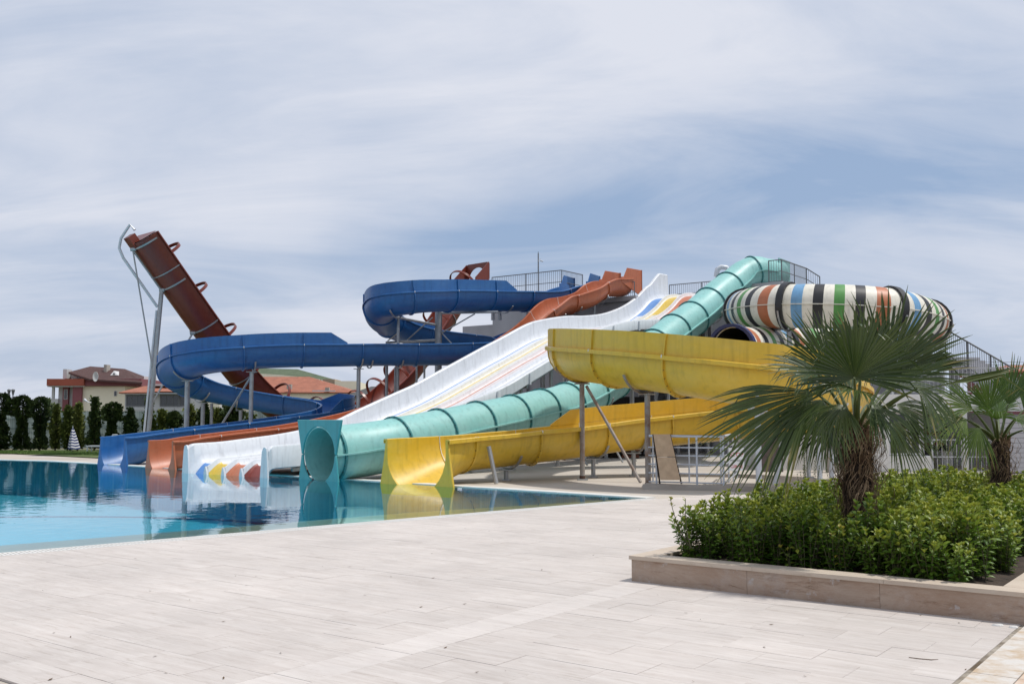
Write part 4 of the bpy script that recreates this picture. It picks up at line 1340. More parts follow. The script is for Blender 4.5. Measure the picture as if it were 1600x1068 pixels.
# mouth: upper and lower panels
p, t, sd, up = FT[-1]; up = Vector((0,0,1)); t = Vector((t.x, t.y, 0)).normalized(); sd = Vector((t.y, -t.x, 0))
def mouth(zsign, W0, W1, H, name):
    n = 20; vi = []; vo = []
    for i in range(n+1):
        w = math.pi*i/n
        vi.append((-RT*math.cos(w), zsign*RT*math.sin(w)))
        f = i/n
        if f < .25: g_ = f/.25; vo.append((-(W0+(W1-W0)*g_), zsign*H*g_))
        elif f > .75: g_ = (1-f)/.25; vo.append(((W0+(W1-W0)*g_), zsign*H*g_))
        else: vo.append(((-1+2*(f-.25)/.5)*W1, zsign*H))
    vs = []
    for off in (0, .06):
        for a_, b_ in vi: vs.append(p + t*off + sd*a_ + up*(b_ + zsign*.006))
        for a_, b_ in vo: vs.append(p + t*off + sd*a_ + up*(b_ + zsign*.006))
    k = n+1; fs = []
    for i in range(n):
        fs += [(i, i+1, k+i+1, k+i), (2*k+i, 3*k+i, 3*k+i+1, 2*k+i+1), (i, 2*k+i, 2*k+i+1, i+1), (k+i, k+i+1, 3*k+i+1, 3*k+i)]
    fs += [(0, k, 3*k, 2*k), (k-1, 3*k-1, 4*k-1, 2*k-1)]
    mb = MB(); mb.add(vs, fs); o = mb.build(name, M['tealmouth'], teal, smooth=35)
    bv = o.modifiers.new('bevel', 'BEVEL'); bv.width = .02; bv.segments = 2; bv.limit_method = 'ANGLE'; bv.angle_limit = rad(50)
    return o
M['tealmouth'] = gel('teal_mouth_gelcoat', (0.05, 0.30, 0.32), (0.09, 0.34, 0.36), 0.3)
mouth(1, .80, 1.04, .92, 'mouth_hood'); mouth(-1, .80, .98, 1.0, 'mouth_sill')
ring(teal, FT, len(FT)-2.4, RT, .07, .03, M['tealdk'])
# start box at the tower
p0 = FT[0][0]; mb = MB()
sb = at(1203, 430, 47.4)
for lo, hi in (((-.75, -.7, -.95), (-.69, .7, .68)), ((.69, -.7, -.95), (.75, .7, .68)), ((-.688, .64, -.95), (.688, .7, .68)), ((-.688, -.638, -.95), (.688, .638, -.85))):
    mb.box(lo, hi, 0, Matrix.Translation(sb) @ Matrix.Rotation(-.63, 4, 'Z'))
mb.build('start_housing', M['teal'], teal)
for px, m_ in ((1100, 0), (1040, 0), (985, 0), (925, 0), (868, 0), (800, 0)):
    i = find_px(FT, px, 6, len(FT)); 
    p_ = FT[i][0]; cradle(teal, FT, i, RT, 0, 20, 160, off=.07)
    zt = p_.z - RT - .11; post(teal, p_.x, p_.y, zt, .065)
    if px in (925, 868): brace(teal, (p_.x+.1, p_.y, zt-.1), (p_.x+1.0, p_.y-.4, .05), .035)
i = find_px(FT, 700, 6, len(FT)); p_ = FT[i][0]; post(teal, p_.x, p_.y, p_.z-RT-.02, .06)

# ---------------------------------------------------------------- striped tube
striped = empty('water_slide', (0,0,0), 0, 'closed tube slide banded in white, black, green, orange and blue', 'water slide')
RS = .80
SP_ = [(1180, 44.6, 493), (1169, 43.2, 491), (1161, 41.6, 488.5), (1161, 40.2, 486), (1171, 38.7, 483), (1190, 37.4, 480), (1213, 36.5, 478.5), (1240, 36.0, 478), (1290, 35.5, 478.5), (1340, 35.2, 480.5), (1382, 35.1, 484.5), (1413, 35.6, 490), (1437, 36.6, 497), (1451, 38.0, 505), (1452, 39.4, 513), (1438, 40.4, 520), (1405, 40.9, 527), (1360, 40.9, 532), (1300, 40.2, 537), (1245, 38.9, 541), (1200, 37.4, 543), (1165, 36.0, 545), (1140, 35.0, 546)]
FS, LS = path_frames([at(a_, c_, b_) for a_, b_, c_ in SP_], .16)
i1 = find_px(FS, 1231, 0, len(FS)//2); i2 = find_px(FS, 1384, 0, len(FS)//2)
seg_ = (i2 - i1)
nstr = 11
smats = [M['st_w'], M['st_b'], M['st_k'], M['st_g'], M['st_o']]
patt = [0, 1, 0, 2, 0, 3, 0, 2, 0, 4, 0]
def strip_mi(i):
    f = ((i - i1) % seg_) / seg_
    return patt[min(10, int(f * 11))]
# lay the frames so that band borders fall on rows: sections between the black rings
start = i1 - seg_ * 6
k = start
while k < len(FS)-1:
    a_ = max(0, k); b_ = min(len(FS)-1, k+seg_)
    if b_ - a_ > 3:
        # resample at band borders
        sub = []; mi_ = []
        for j in range(nstr*3 + 1):
            s = k + seg_ * j / (nstr*3)
            if s < 0 or s > len(FS)-1: continue
            sub.append(interp(FS, s)); mi_.append(patt[min(10, j//3)])
        if len(sub) > 2:
            mb = MB(); tube_part(mb, sub, RS, 32, (lambda i, mi_=mi_: mi_[min(i, len(mi_)-1)]), inner=2); mb.build('tube_section', smats, striped, smooth=40)
    if 2 < k < len(FS)-8: ring(striped, FS, k, RS, .09, .12, M['st_k'])
    k += seg_
seam(striped, FS, RS, M['st_w'], .05, .014)
ring(striped, FS, len(FS)-2.2, RS-.001, .12, .10, M['navy'], 'mouth_ring', False)
for px, lohi in ((1232, (0, .45)), (1384, (0, .5)), (1300, (.5, 1)), (1180, (0, .3)), (1215, (.7, 1))):
    i = find_px(FS, px, int(lohi[0]*len(FS)), int(lohi[1]*len(FS)))
    p_ = FS[i][0]; cradle(striped, FS, i, RS, 0, 15, 165, off=.12); post(striped, p_.x, p_.y, p_.z-RS-.15, .09)
q = at(1228, 505, 35.0); arm(striped, 1232, 513, 35.9, 1172, 516, 38.5, .05)

# ---------------------------------------------------------------- yellow flume
yellow = empty('water_slide', (0,0,0), 0, 'bright yellow open flume curling round to the near end of the pool', 'water slide')
RY, EY = .74, .12
YP = [(1140, 34.6, 541), (1105, 34.4, 541), (1060, 34.2, 541), (1010, 33.8, 541.5), (960, 33.0, 542), (925, 31.6, 541.5), (905, 30.1, 541), (899, 28.5, 541), (906, 27.1, 542.5), (932, 25.8, 545), (984, 24.4, 549.5), (1060, 23.2, 557), (1130, 22.5, 566), (1200, 22.3, 577), (1262, 22.9, 590), (1300, 24.2, 602), (1308, 25.8, 613), (1290, 27.2, 621), (1250, 28.1, 629), (1200, 28.8, 634.5), (1150, 29.1, 638.5),
      (1080, 29.1, 645), (1010, 28.8, 652), (966, 28.5, 656.5), (904, 27.9, 664.5), (850, 27.2, 670), (800, 26.75, 675), (752, 26.2, 679.5), (713, 25.75, 682.5), (684, 25.25, 684.5), (660, 24.75, 686)]
pts = [at(a_, c_, b_) for a_, b_, c_ in YP]
pts.append(pts[-1] + Vector((-.58, -.81, 0))*.25 + Vector((0, 0, -.01)))
FY, LY = path_frames(pts)
cy_ = [near_i(FY, p) for p in pts]
# right of travel is the outer side of both bends
flume(yellow, FY, M['yellow'], RY, EY, 2.2, raised=[(cy_[3], cy_[17], 1, .50), (cy_[17]+2, cy_[24]+2, 1, .42)], seal=M['joint'], ribd=.07, dip=FY[-1][0].z + .22 - RY - EY, w=.135, rfl=.20)
exit_plate(yellow, FY[-1], M['yellow'], RY+.20, FY[-1][0].z + .22 - RY - .20, .08, .22, .07)
M['supy'] = M['rusty']
for px, a_, b_ in ((909, 8, 11), (1009, 10, 12), (1177, 12, 15)):
    i = find_px(FY, px, cy_[a_], cy_[b_]); h_ = support(yellow, FY, i, RY, EY, .068, M['rusty'] if px < 1100 else M['steelw'], strap=(60, 150), off=.08)
    mb = MB(); mb.tube((h_.x, h_.y, 0.02), (h_.x, h_.y, .10), .078, n=14); mb.build('post_foot', M['rust'], yellow)
    if px == 909: brace(yellow, h_ + Vector((.12, 0, -.05)), gr(1001, 753), .042, M['rusty'])
    if px == 1177: brace(yellow, h_ + Vector((.3, .1, .3)), h_ + Vector((0.02, 0, -.15)), .05, M['steelw']); brace(yellow, (h_.x+.95, h_.y+1.4, 1.25), (h_.x+.55, h_.y+.8, .0), .06, M['steelw'])
for px in (1252, 1270, 1290, 1150, 990, 929, 787):
    i = find_px(FY, px, cy_[14] if px > 1240 else cy_[17], cy_[19] if px > 1240 else len(FY)-2)
    support(yellow, FY, i, RY, EY, .06, M['steelw'] if px > 1100 else M['steel'], off=.08)
i = find_px(FY, 738, cy_[22], len(FY)-2); p, t, sd, up = FY[i]
cradle(yellow, FY, i, RY, EY, 90, 175, off=.07)
q0 = p + sd*(-(RY+.12)) - up*.25
brace(yellow, Vector((q0.x-.02, q0.y-.02, q0.z)), Vector((q0.x + .18, q0.y - .12, 0.0)), .055)

# ---------------------------------------------------------------- dark red half pipe
red = empty('water_slide', (0,0,0), 0, 'dark red steep half pipe slide with hoops rising to the left', 'water slide')
XR = Vector((-17.2, 44.2, 0)); DR = Vector((.70, .714, 0)).normalized()
def RPt(px, py):
    t_, z_ = on_line(px, py, XR, DR); q = XR + DR*t_; return Vector((q.x, q.y, z_))
rp_ = [(730, 436), (713, 455), (690, 490), (664, 530), (635, 572), (606, 602), (568, 630), (528, 646), (487, 646), (446, 632), (410, 606), (380, 574), (347, 530), (314, 484), (272, 424), (231, 365)]
FR, LR = path_frames([RPt(*q) for q in rp_])
RR, ER = .90, .04
flume(red, FR, M['red'], RR, ER, 3.0, ribm=M['steel'], bolts=False, ribd=.05, w=.13)
# hoops over the channel
acc = 0; nxt = .4; n_ = len(FR)
for i in range(n_-1):
    fpos = i / n_
    if acc >= nxt:
        p, t, sd, up = FR[i]; mb = MB(); k = 16; vs = []
        for off in (-.07, .07):
            for rr in (RR+.0, RR+.05):
                for j in range(k+1):
                    w = math.pi*j/k
                    vs.append(p + t*off + sd*(-rr*math.cos(w)) + up*(.02 + rr*.95*math.sin(w)))
        k1 = k+1; fs = []
        for j in range(k):
            fs += [(j, j+1, k1+j+1, k1+j), (2*k1+j, 3*k1+j, 3*k1+j+1, 2*k1+j+1), (k1+j, k1+j+1, 3*k1+j+1, 3*k1+j), (j, 2*k1+j, 2*k1+j+1, j+1)]
        mb.add(vs, fs); mb.build('hoop', M['red'], red, smooth=40)
        nxt += 1.5 if fpos < .5 else 2.3
    acc += (FR[i+1][0]-FR[i][0]).length
# start frame: arch panel on the tower
p, t, sd, up = FR[0]; t2 = Vector((t.x, t.y, 0)).normalized(); sd = Vector((t2.y, -t2.x, 0)); up = Vector((0,0,1))
n = 18; vi = [(-.78*math.cos(math.pi*i/n), .02+.78*math.sin(math.pi*i/n)) for i in range(n+1)]
vo = []
for i in range(n+1):
    f = i/n
    if f < .3: vo.append((-1.0, 1.05*f/.3))
    elif f > .7: vo.append((1.0, 1.05*(1-f)/.3))
    else: vo.append((-1+2*(f-.3)/.4, 1.05))
vs = []
for off in (-.9, -.84):
    for q in vi + vo: vs.append(p + t2*off + sd*q[0] + up*q[1])
k = n+1; fs = []
for i in range(n): fs += [(i, i+1, k+i+1, k+i), (2*k+i, 3*k+i, 3*k+i+1, 2*k+i+1), (i, 2*k+i, 2*k+i+1, i+1), (k+i, k+i+1, 3*k+i+1, 3*k+i)]
mb = MB(); mb.add(vs, fs); mb.build('start_arch', M['red'], red)
mb = MB()
mb.add([p + t2*o_ + sd*s_ + up*z_ for o_ in (-.85, .25) for s_ in (-1.0, -.95) for z_ in (-.9, 1.05 if o_ < 0 else .0)], [(0,1,3,2),(4,6,7,5),(0,4,5,1),(2,3,7,6),(1,5,7,3),(0,2,6,4)])
mb.add([p + t2*o_ + sd*s_ + up*z_ for o_ in (-.85, .25) for s_ in (.95, 1.0) for z_ in (-.9, 1.05 if o_ < 0 else .0)], [(0,1,3,2),(4,6,7,5),(0,4,5,1),(2,3,7,6),(1,5,7,3),(0,2,6,4)])
mb.build('start_wall', M['red'], red)
# closed upper end
p, t, sd, up = FR[-1]
mb = MB(); u_ = useq(RR-.002, ER); v = [p + sd*a_ + up*b_ for a_, b_ in u_] + [p + t*.04 + sd*a_ + up*b_ for a_, b_ in u_]
k = len(u_); mb.add(v, [tuple(range(k)), tuple(range(2*k-1, k-1, -1))]); mb.build('end_cap', M['red'], red)
mb = MB(); mb.add([p + t*(a_) + sd*b_ + up*c_ for a_ in (-.2, .38) for b_ in (-.25, .25) for c_ in (-1.0, -.62)], [(0,1,3,2),(4,6,7,5),(0,4,5,1),(2,3,7,6),(1,5,7,3),(0,2,6,4)])
mb.build('end_box', M['red'], red)
# mast and struts
hd = [near_i(FR, RPt(231, 365)), near_i(FR, RPt(279, 434)), near_i(FR, RPt(323, 499))]
def under(i, k=.12): 
    p, t, sd, up = FR[i]; return p - up*(RR+ER+k)
u1, u2, u3 = under(hd[0]-1), under(hd[1]), under(hd[2])
mtop = u2
mbase = Vector((mtop.x - .45, mtop.y - .1, 0))
mb = MB(); mb.tube((mbase.x, mbase.y, .02), mtop, .11, .10, n=14); mb.build('mast', M['steel'], red, smooth=40)
mb = MB(); mb.tube((mbase.x-.17, mbase.y-.1, .02), mtop.lerp(mbase, .12) + Vector((-.15, 0, 0)), .05, n=12); mb.build('water_pipe', M['steelw'], red, smooth=40)
mb = MB(); tp = under(hd[0], -.35) + FR[hd[0]][1]*.45
mb.path([mtop.lerp(mbase, .10) + Vector((-.12, 0, 0)), u1 + Vector((-.42, 0, -.35)), u1 + Vector((-.62, 0, .1)), u1 + Vector((-.55, 0, .55)), tp + Vector((-.1, 0, .35)), tp + Vector((.12, 0, .1))], .065, 10)
mb.build('feed_pipe', M['steelw'], red, smooth=60)
brace(red, u1, mbase.lerp(mtop, .48), .035); brace(red, u3, mbase.lerp(mtop, .30), .045); brace(red, u1, mtop, .045)
for i in hd:
    cradle(red, FR, min(i, len(FR)-2), RR, ER, 10, 170, off=.05, ww=.035); 
    q = under(min(i, len(FR)-2), .06); mb = MB(); mb.tube(q - Vector((.12,.05,0)), q + Vector((.12,-.05,0)), .09, n=10); mb.build('clamp', M['steel'], red)
for px, py in ((640, 572), (600, 610), (690, 502), (560, 634), (480, 646)):
    i = near_i(FR, RPt(px, py)); p_ = FR[i][0]; post(red, p_.x, p_.y, (p_ - FR[i][3]*(RR+ER+.02)).z, .07)

# ---------------------------------------------------------------- guard rail, board, sign at the kerb
kerb = MB(); k0, k1 = gr(1004, 763), gr(1150, 766)
u = (k1-k0).normalized(); v_ = Vector((-u.y, u.x, 0))
kk = [k0, k1 + u*6, k1 + u*6 + v_*1.2, k0 + v_*1.2]
kerb.add([Vector((q.x, q.y, -.016)) for q in kk] + [Vector((q.x, q.y, .10)) for q in kk], [(0,3,2,1),(4,5,6,7),(0,1,5,4),(1,2,6,5),(2,3,7,6),(3,0,4,7)])
tag(kerb.build('kerb', M['concrete']), kind='structure')
M['pipe'] = mat('pale_blue_grey_pipe', (0.50, 0.54, 0.60), 0.35, 0.2, noise=(5, .08))
gd = empty('pipe_barrier', (0,0,0), 0, 'pale grey pipe barrier of five rails in front of the plywood board', 'barrier')
b0, b1, b2 = gr(1026, 762), gr(1131, 765), gr(1139, 752)
b0.z = b1.z = b2.z = 0
def zat(py, P): return EYE + P.y * (655-py)/FPX
HT = zat(680.5, b0)
ub = (b1-b0).normalized()
lft = b0 - ub*.17; rgt = b1.copy()
for j, py in enumerate((698, 710.5, 724, 737.5, 751)):
    z_ = zat(py, b0); mb = MB(); mb.tube((lft-ub*.02) + Vector((0,0,z_)), rgt + Vector((0,0,z_)), .016, n=8); mb.build('rail', M['pipe'], gd, smooth=40)
    mb = MB(); mb.tube(rgt + Vector((0,0,z_)), b2 + Vector((.5,1.3,z_)), .016, n=8); mb.build('rail', M['pipe'], gd, smooth=40)
mb = MB(); mb.path([lft + Vector((0,0,HT)), rgt + Vector((0,0,HT)), b2 + Vector((.5,1.3,HT))], .032, 10); mb.build('handrail', M['pipe'], gd, smooth=60)
for f in (.0, .61, 1.0):
    q = b0.lerp(b1, f); mb = MB(); mb.tube(q, q + Vector((0,0,HT)), .024, n=8); mb.build('post', M['pipe'], gd, smooth=40)
back = v_*.55
for f in (-.11, .45, .93):
    q = b0.lerp(b1, f) + back; mb = MB(); mb.tube(q + Vector((0,0,.09)), q + Vector((0,0,HT-.05)), .02, n=8); mb.build('post', M['pipe'], gd, smooth=40)
for f in (.35, .7, 1.0):
    q = b1.lerp(b2 + Vector((.5,1.3,0)), f); mb = MB(); mb.tube(q, q + Vector((0,0,HT)), .02, n=8); mb.build('post', M['pipe'], gd, smooth=40)
M['ply'] = mat('plywood', (0.52, 0.38, 0.25), 0.7, noise=(6, 0.12), col2=(0.44, 0.31, 0.20), scale2=4)
bd = empty('plywood_board', (0,0,0), 0, 'slanted plywood board standing behind the pipe barrier', 'board')
d_ = 22.9
cz = [at(1032, 749, d_), at(1063, 749, d_), at(1047, 678, d_+.35), at(1021, 678, d_+.35)]
mid = [cz[0].lerp(cz[3], .5), cz[1].lerp(cz[2], .5)]
def plate(pts, th, m, name, parent):
    n_ = (pts[1]-pts[0]).cross(pts[2]-pts[1]).normalized()*th
    mb = MB(); mb.add(list(pts) + [q + n_ for q in pts], [(0,3,2,1),(4,5,6,7),(0,1,5,4),(1,2,6,5),(2,3,7,6),(3,0,4,7)])
    return mb.build(name, m, parent)
plate([cz[0], cz[1], mid[1] - Vector((0,0,.01)), mid[0] - Vector((0,0,.01))], -.018, M['ply'], 'panel', bd); plate([mid[0] + Vector((0,0,.01)), mid[1] + Vector((0,0,.01)), cz[2], cz[3]], -.018, M['ply'], 'panel', bd)
brace(bd, cz[2] + Vector((0,.05,0)), Vector((cz[1].x+.1, cz[1].y+.45, .11)), .02, M['dark'], 'prop'); brace(bd, cz[3] + Vector((0,.05,0)), Vector((cz[0].x+.05, cz[0].y+.45, .11)), .02, M['dark'], 'prop')
# notice on the barrier
sg = empty('notice', (0,0,0), 0, 'white notice with red and black lettering hung on the barrier', 'notice')
sp = at(1151, 717, 22.0)
mb = MB(); mb.box((-.165, 0, -.25), (.165, .012, .25), 0, Matrix.Translation(sp)); mb.build('board', mat('notice_white', (.75,.75,.74), .5), sg)
M['redink'] = mat('red_ink', (.55, .03, .04), .5); M['blackink'] = mat('black_ink', (.02,.02,.02), .5)
for txt, z_, sz, mm in (('STOP', .06, .125, 'redink'), ('POOL RULES', -.045, .05, 'blackink'), ('GIRME', -.19, .095, 'redink')):
    cu = bpy.data.curves.new('lettering', 'FONT'); cu.body = txt; cu.size = sz; cu.align_x = 'CENTER'; cu.extrude = .001
    cu.materials.append(M[mm])
    tmp = bpy.data.objects.new('tmp', cu); COL.objects.link(tmp); me_ = bpy.data.meshes.new_from_object(tmp.evaluated_get(bpy.context.evaluated_depsgraph_get())); bpy.data.objects.remove(tmp)
    o = bpy.data.objects.new('lettering', me_); COL.objects.link(o); o.parent = sg
    o.location = sp + Vector((0, -.003, z_)); o.rotation_euler = (rad(90), 0, 0)

# overhead wires at right, slide feed pipes
pw = empty('power_line', (0,0,0), 0, 'pair of thin overhead wires crossing the sky at the right edge', 'power line')
for dz_ in (0, 4.5):
    mb = MB(); mb.path([at(1470, 558+dz_, 90), at(1540, 565+dz_, 92), at(1620, 566+dz_, 94), at(1760, 560+dz_, 98)], .022, 4); mb.build('wire', M['railing'], pw)
mb = MB(); mb.path([at(770, 500, 47.2), at(770, 484, 47.2), at(774, 480.5, 47.2), at(779, 482, 47.2), at(780.5, 487, 47.2), at(781, 500, 47.2)], .09, 8); mb.build('feed_pipe', M['frame'] if 'frame' in M else M['steelw'], orange, smooth=60)
mb = MB(); mb.path([at(1119, 432, 49.5), at(1121, 421, 49.5), at(1127, 417, 49.5), at(1135, 418, 49.5), at(1139, 424, 49.5)], .13, 8); mb.build('feed_pipe', M['steelw'], white, smooth=60)
# dark stack of timber and clutter under the tower
random.seed(21)
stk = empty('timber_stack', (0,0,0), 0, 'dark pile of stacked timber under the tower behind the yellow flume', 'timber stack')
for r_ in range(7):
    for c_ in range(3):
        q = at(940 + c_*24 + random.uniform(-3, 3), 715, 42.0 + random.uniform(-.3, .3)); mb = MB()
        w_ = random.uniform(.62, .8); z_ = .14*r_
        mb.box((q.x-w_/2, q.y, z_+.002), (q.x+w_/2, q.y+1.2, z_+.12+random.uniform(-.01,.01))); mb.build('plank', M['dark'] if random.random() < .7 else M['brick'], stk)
mb = MB(); mb.box((X_(925, 44), 44.0, 0), (X_(1010, 44), 44.1, 2.6)); tag(mb.build('shade_panel', mat('shade_black', (.015,.013,.012), .9)), 'near black panel standing in for the shade under the tower behind the timber', 'shade panel')  # near-black sheet: the shade under the slides, put in as colour
fcols = [(.6,.6,.62), (.05,.12,.4), (.6,.6,.62), (.3,.08,.05)]
for i, (px, py, s_) in enumerate(((886, 719, .35), (893, 717, .28), (900, 720, .4), (879, 720, .25))):
    q = gr(px, py); mb = MB(); 
    for k in range(3): mb.path([q + Vector((-s_, 0, .08+k*.07)), q + Vector((-s_*.3, -.08, .14+k*.07)), q + Vector((s_*.4, .05, .1+k*.07)), q + Vector((s_, 0, .09+k*.06))], [.05, .09, .08, .04], 8)
    labs = ['white folded float heap left of the timber pile', 'small dark blue float on the white heap', 'larger pale folded float nearest the timber pile', 'small reddish folded mat at the left of the floats']
    tag(mb.build('folded_float', mat('float_cloth', fcols[i], .6), smooth=50), labs[i], 'pool float')

# ---------------------------------------------------------------- fence with hedge trees at left
random.seed(9)
M['wire'] = mat('green_fence_wire', (0.05, 0.09, 0.075), 0.5)
M['screen'] = mat('pale_green_windscreen', (0.36, 0.43, 0.41), 0.9, noise=(1.5, 0.12), bump=(6, .4))
fence = empty('fence', (0,0,0), 0, 'green wire mesh fence with pale windscreen behind the hedge trees', 'fence')
f0, f1 = Vector((-33.5, 51.2, 0)), Vector((-5.5, 60.0, 0))
nf = 12; df = (f1-f0)/nf; fh = 2.1
nf_ = Vector((df.y, -df.x, 0)).normalized()
for i in range(nf+1):
    q = f0 + df*i; mb = MB(); mb.box((-.035,-.035,-.05),(.035,.035,fh+.1), 0, Matrix.Translation(q)); mb.build('fence_post', M['wire'], fence)
pm = None
for i in range(nf):
    q = f0 + df*i; L = df.length; u = df.normalized()
    if pm is None:
        mb = MB()
        for k in range(int(L/.1)): 
            c = u*(.05+k*.1); mb.bar(c + Vector((0,0,.08)), c + Vector((0,0,fh)),   .007, .006)
        for z_ in (.12, .55, .6, 1.1, 1.15, 1.6, 1.65, 2.05): mb.bar(u*.04 + Vector((0,0,z_)), u*(L-.04) + Vector((0,0,z_)), .01, .014)
        o = mb.build('mesh_panel', M['wire'], fence, loc=q); tag(o, kind='stuff'); pm = o
        mb = MB(); n0 = -nf_*.05
        K_ = 8
        for k in range(K_): 
            mb.add([u*(L*k/K_) + n0*(1+.6*math.sin(k*2.1)) + Vector((0,0,.05)), u*(L*(k+1)/K_) + n0*(1+.6*math.sin((k+1)*2.1)) + Vector((0,0,.05)), u*(L*(k+1)/K_) + n0*(1+.6*math.sin((k+1)*2.1)) + Vector((0,0,fh-.06)), u*(L*k/K_) + n0*(1+.6*math.sin(k*2.1)) + Vector((0,0,fh-.06))], [(0,1,2,3)])
        so_ = mb.build('windscreen', M['screen'], fence, loc=q)
    else:
        for src in (pm, so_):
            c = src.copy(); COL.objects.link(c); c.location = q; c.parent = fence

# ---------------------------------------------------------------- houses beyond the fence
M['cream'] = mat('cream_wall', (0.85, 0.79, 0.62), 0.85, noise=(.6, .05))
M['pinkw'] = mat('maroon_wall', (0.24, 0.085, 0.095), 0.85, noise=(.6, .1))
M['redband'] = mat('brick_red_band', (0.33, 0.085, 0.05), 0.8, noise=(.6, .1))
M['offw'] = mat('offwhite_wall', (0.55, 0.55, 0.55), 0.85, noise=(.5, .08))
def roofmat(name, c, s=3.2, rz=0):
    m = mat(name, c, .85, noise=(1.2, .25)); t = m.node_tree; b = t.nodes['Principled BSDF']
    g = N(t, 'ShaderNodeNewGeometry'); rot = N(t, 'ShaderNodeVectorRotate', rotation_type='Z_AXIS'); rot.inputs['Angle'].default_value = rz
    t.links.new(g.outputs['Position'], rot.inputs['Vector'])
    wv = N(t, 'ShaderNodeTexWave', bands_direction='Y'); wv.inputs['Scale'].default_value = s; wv.inputs['Distortion'].default_value = .4
    t.links.new(rot.outputs[0], wv.inputs[0])
    bp = N(t, 'ShaderNodeBump'); bp.inputs['Strength'].default_value = .9; bp.inputs['Distance'].default_value = .06
    t.links.new(wv.outputs[0], bp.inputs['Height']); t.links.new(bp.outputs[0], b.inputs['Normal'])
    return m
M['roofb'] = roofmat('brown_roof_tile', (0.10, 0.05, 0.045)); M['roofr'] = roofmat('red_roof_tile', (0.34, 0.13, 0.08), 1.3); M['roofg'] = roofmat('green_roof_sheet', (0.09, 0.12, 0.07), .8)
def ZY(py, d): return EYE + (655-py)*d/FPX*1.006
def XX(px, d): return (px-800)/FPX*d
def hbox(root, name, m, px0, px1, y0, y1, d, dep, zmin=None):
    mb = MB(); z0 = ZY(y1, d) if zmin is None else zmin
    mb.box((XX(px0, d), d, z0), (XX(px1, d), d+dep, ZY(y0, d))); return mb.build(name, m, root)
def hwin(root, px0, px1, y0, y1, d, mull=1, fm=None):
    f = empty('window', (XX(px0, d), d, ZY(y1, d))); f.parent = root
    w = XX(px1, d)-XX(px0, d); h = ZY(y0, d)-ZY(y1, d); t_ = min(.12, w*.1)
    mb = MB()
    for lo, hi in (((0,-.08,0),(w,0-.002,t_)), ((0,-.08,h-t_),(w,-.002,h)), ((0,-.08,t_+.001),(t_,-.002,h-t_-.001)), ((w-t_,-.08,t_+.001),(w,-.002,h-t_-.001))): mb.box(lo, hi)
    for k in range(1, mull): mb.box((w*k/mull-.03,-.075,t_+.001),(w*k/mull+.03,-.003,h-t_-.001))
    mb.build('window_frame', fm or M['frame'], f)
    mb = MB(); mb.box((t_+.001,-.04,t_+.001),(w-t_-.001,-.03,h-t_-.001)); mb.build('pane', M['pane'], f)
def hip(root, m, px0, px1, ye, yr, d, dep, rx0, rx1, name='roof', over=.4, th=.15):
    x0_, x1_ = XX(px0, d)-over, XX(px1, d)+over; ze, zr = ZY(ye, d), ZY(yr, d)
    y0_, y1_ = d-over, d+dep+over; ym = d+dep/2
    v = [(x0_,y0_,ze),(x1_,y0_,ze),(x1_,y1_,ze),(x0_,y1_,ze),(XX(rx0,d),ym,zr),(XX(rx1,d),ym,zr),(x0_,y0_,ze-th),(x1_,y0_,ze-th),(x1_,y1_,ze-th),(x0_,y1_,ze-th)]
    mb = MB(); mb.add(v, [(0,1,5,4),(1,2,5),(2,3,4,5),(3,0,4),(6,7,1,0),(7,8,2,1),(8,9,3,2),(9,6,0,3),(9,8,7,6)]); return mb.build(name, m, root)
h1_ = empty('house', (0,0,0), 0, 'cream and maroon house with dark brown hipped roof left of the pole', 'house')
hbox(h1_, 'wall', M['cream'], 125, 196, 603.5, 0, 126, 12, -.1)
hbox(h1_, 'wall', M['offw'], 92, 124.8, 605, 0, 127, 11, -.1)
hbox(h1_, 'wall', M['pinkw'], 114, 128, 604, 0, 125.6, .38, -.1); hbox(h1_, 'wall', M['pinkw'], 98.5, 107.5, 604, 0, 126.6, .38, -.1)
hbox(h1_, 'balcony_wall', M['offw'], 73, 91.8, 623, 632, 126.5, 8); hbox(h1_, 'porch_post', M['offw'], 81.5, 85, 603.5, 623, 126.6, .3); hbox(h1_, 'wall', M['offw'], 75, 91.5, 632.5, 0, 127.5, 8, -.1)
hbox(h1_, 'parapet', M['redband'], 73, 131, 592, 602.5, 125, 13); hbox(h1_, 'soffit', M['offw'], 74, 131, 602.8, 604.4, 125.2, 12.6)
hbox(h1_, 'attic_wall', M['pinkw'], 131.3, 221, 592, 603, 125.4, 12.6); hbox(h1_, 'attic_wall', M['offw'], 111, 141, 581, 591.7, 128, 9); hbox(h1_, 'attic_wall', M['offw'], 200, 224, 588, 597, 133, 5)
v = [at(107,581,126), at(141,592,124.6), at(222,597,124.6), at(225,587.5,132), at(195,576,130), at(141,572,130), at(146,582,140), at(200,582,141)]
mb = MB(); mb.add(v, [(1,2,4,5),(2,3,4),(0,1,5),(0,5,6),(5,4,7,6),(4,3,7)]); mb.add([q - Vector((0,0,.22)) for q in v[:4]] + v[:4], [(0,1,5,4),(1,2,6,5),(2,3,7,6)]); r_ = mb.build('roof', M['roofb'], h1_)
hbox(h1_, 'chimney', M['concrete'], 161.5, 166, 570, 583, 128, 1.2); hbox(h1_, 'vent_stack', M['offw'], 98, 104, 577, 591.6, 127, 1.5)
mb = MB(); a_ = [at(172,586,126.6), at(184,586,126.6), at(178,579,127)]; bck = [q + Vector((0,2.2,.0)) for q in a_]; mb.add(a_ + bck, [(0,1,2),(0,2,5,3),(1,4,5,2)]); mb.build('dormer', M['offw'], h1_)
mb = MB(); a_ = [at(175.5,585.4,126.5), at(180.5,585.4,126.5), at(178,581.6,126.5)]; mb.add(a_, [(0,1,2)]); mb.build('dormer_pane', M['pane'], h1_)
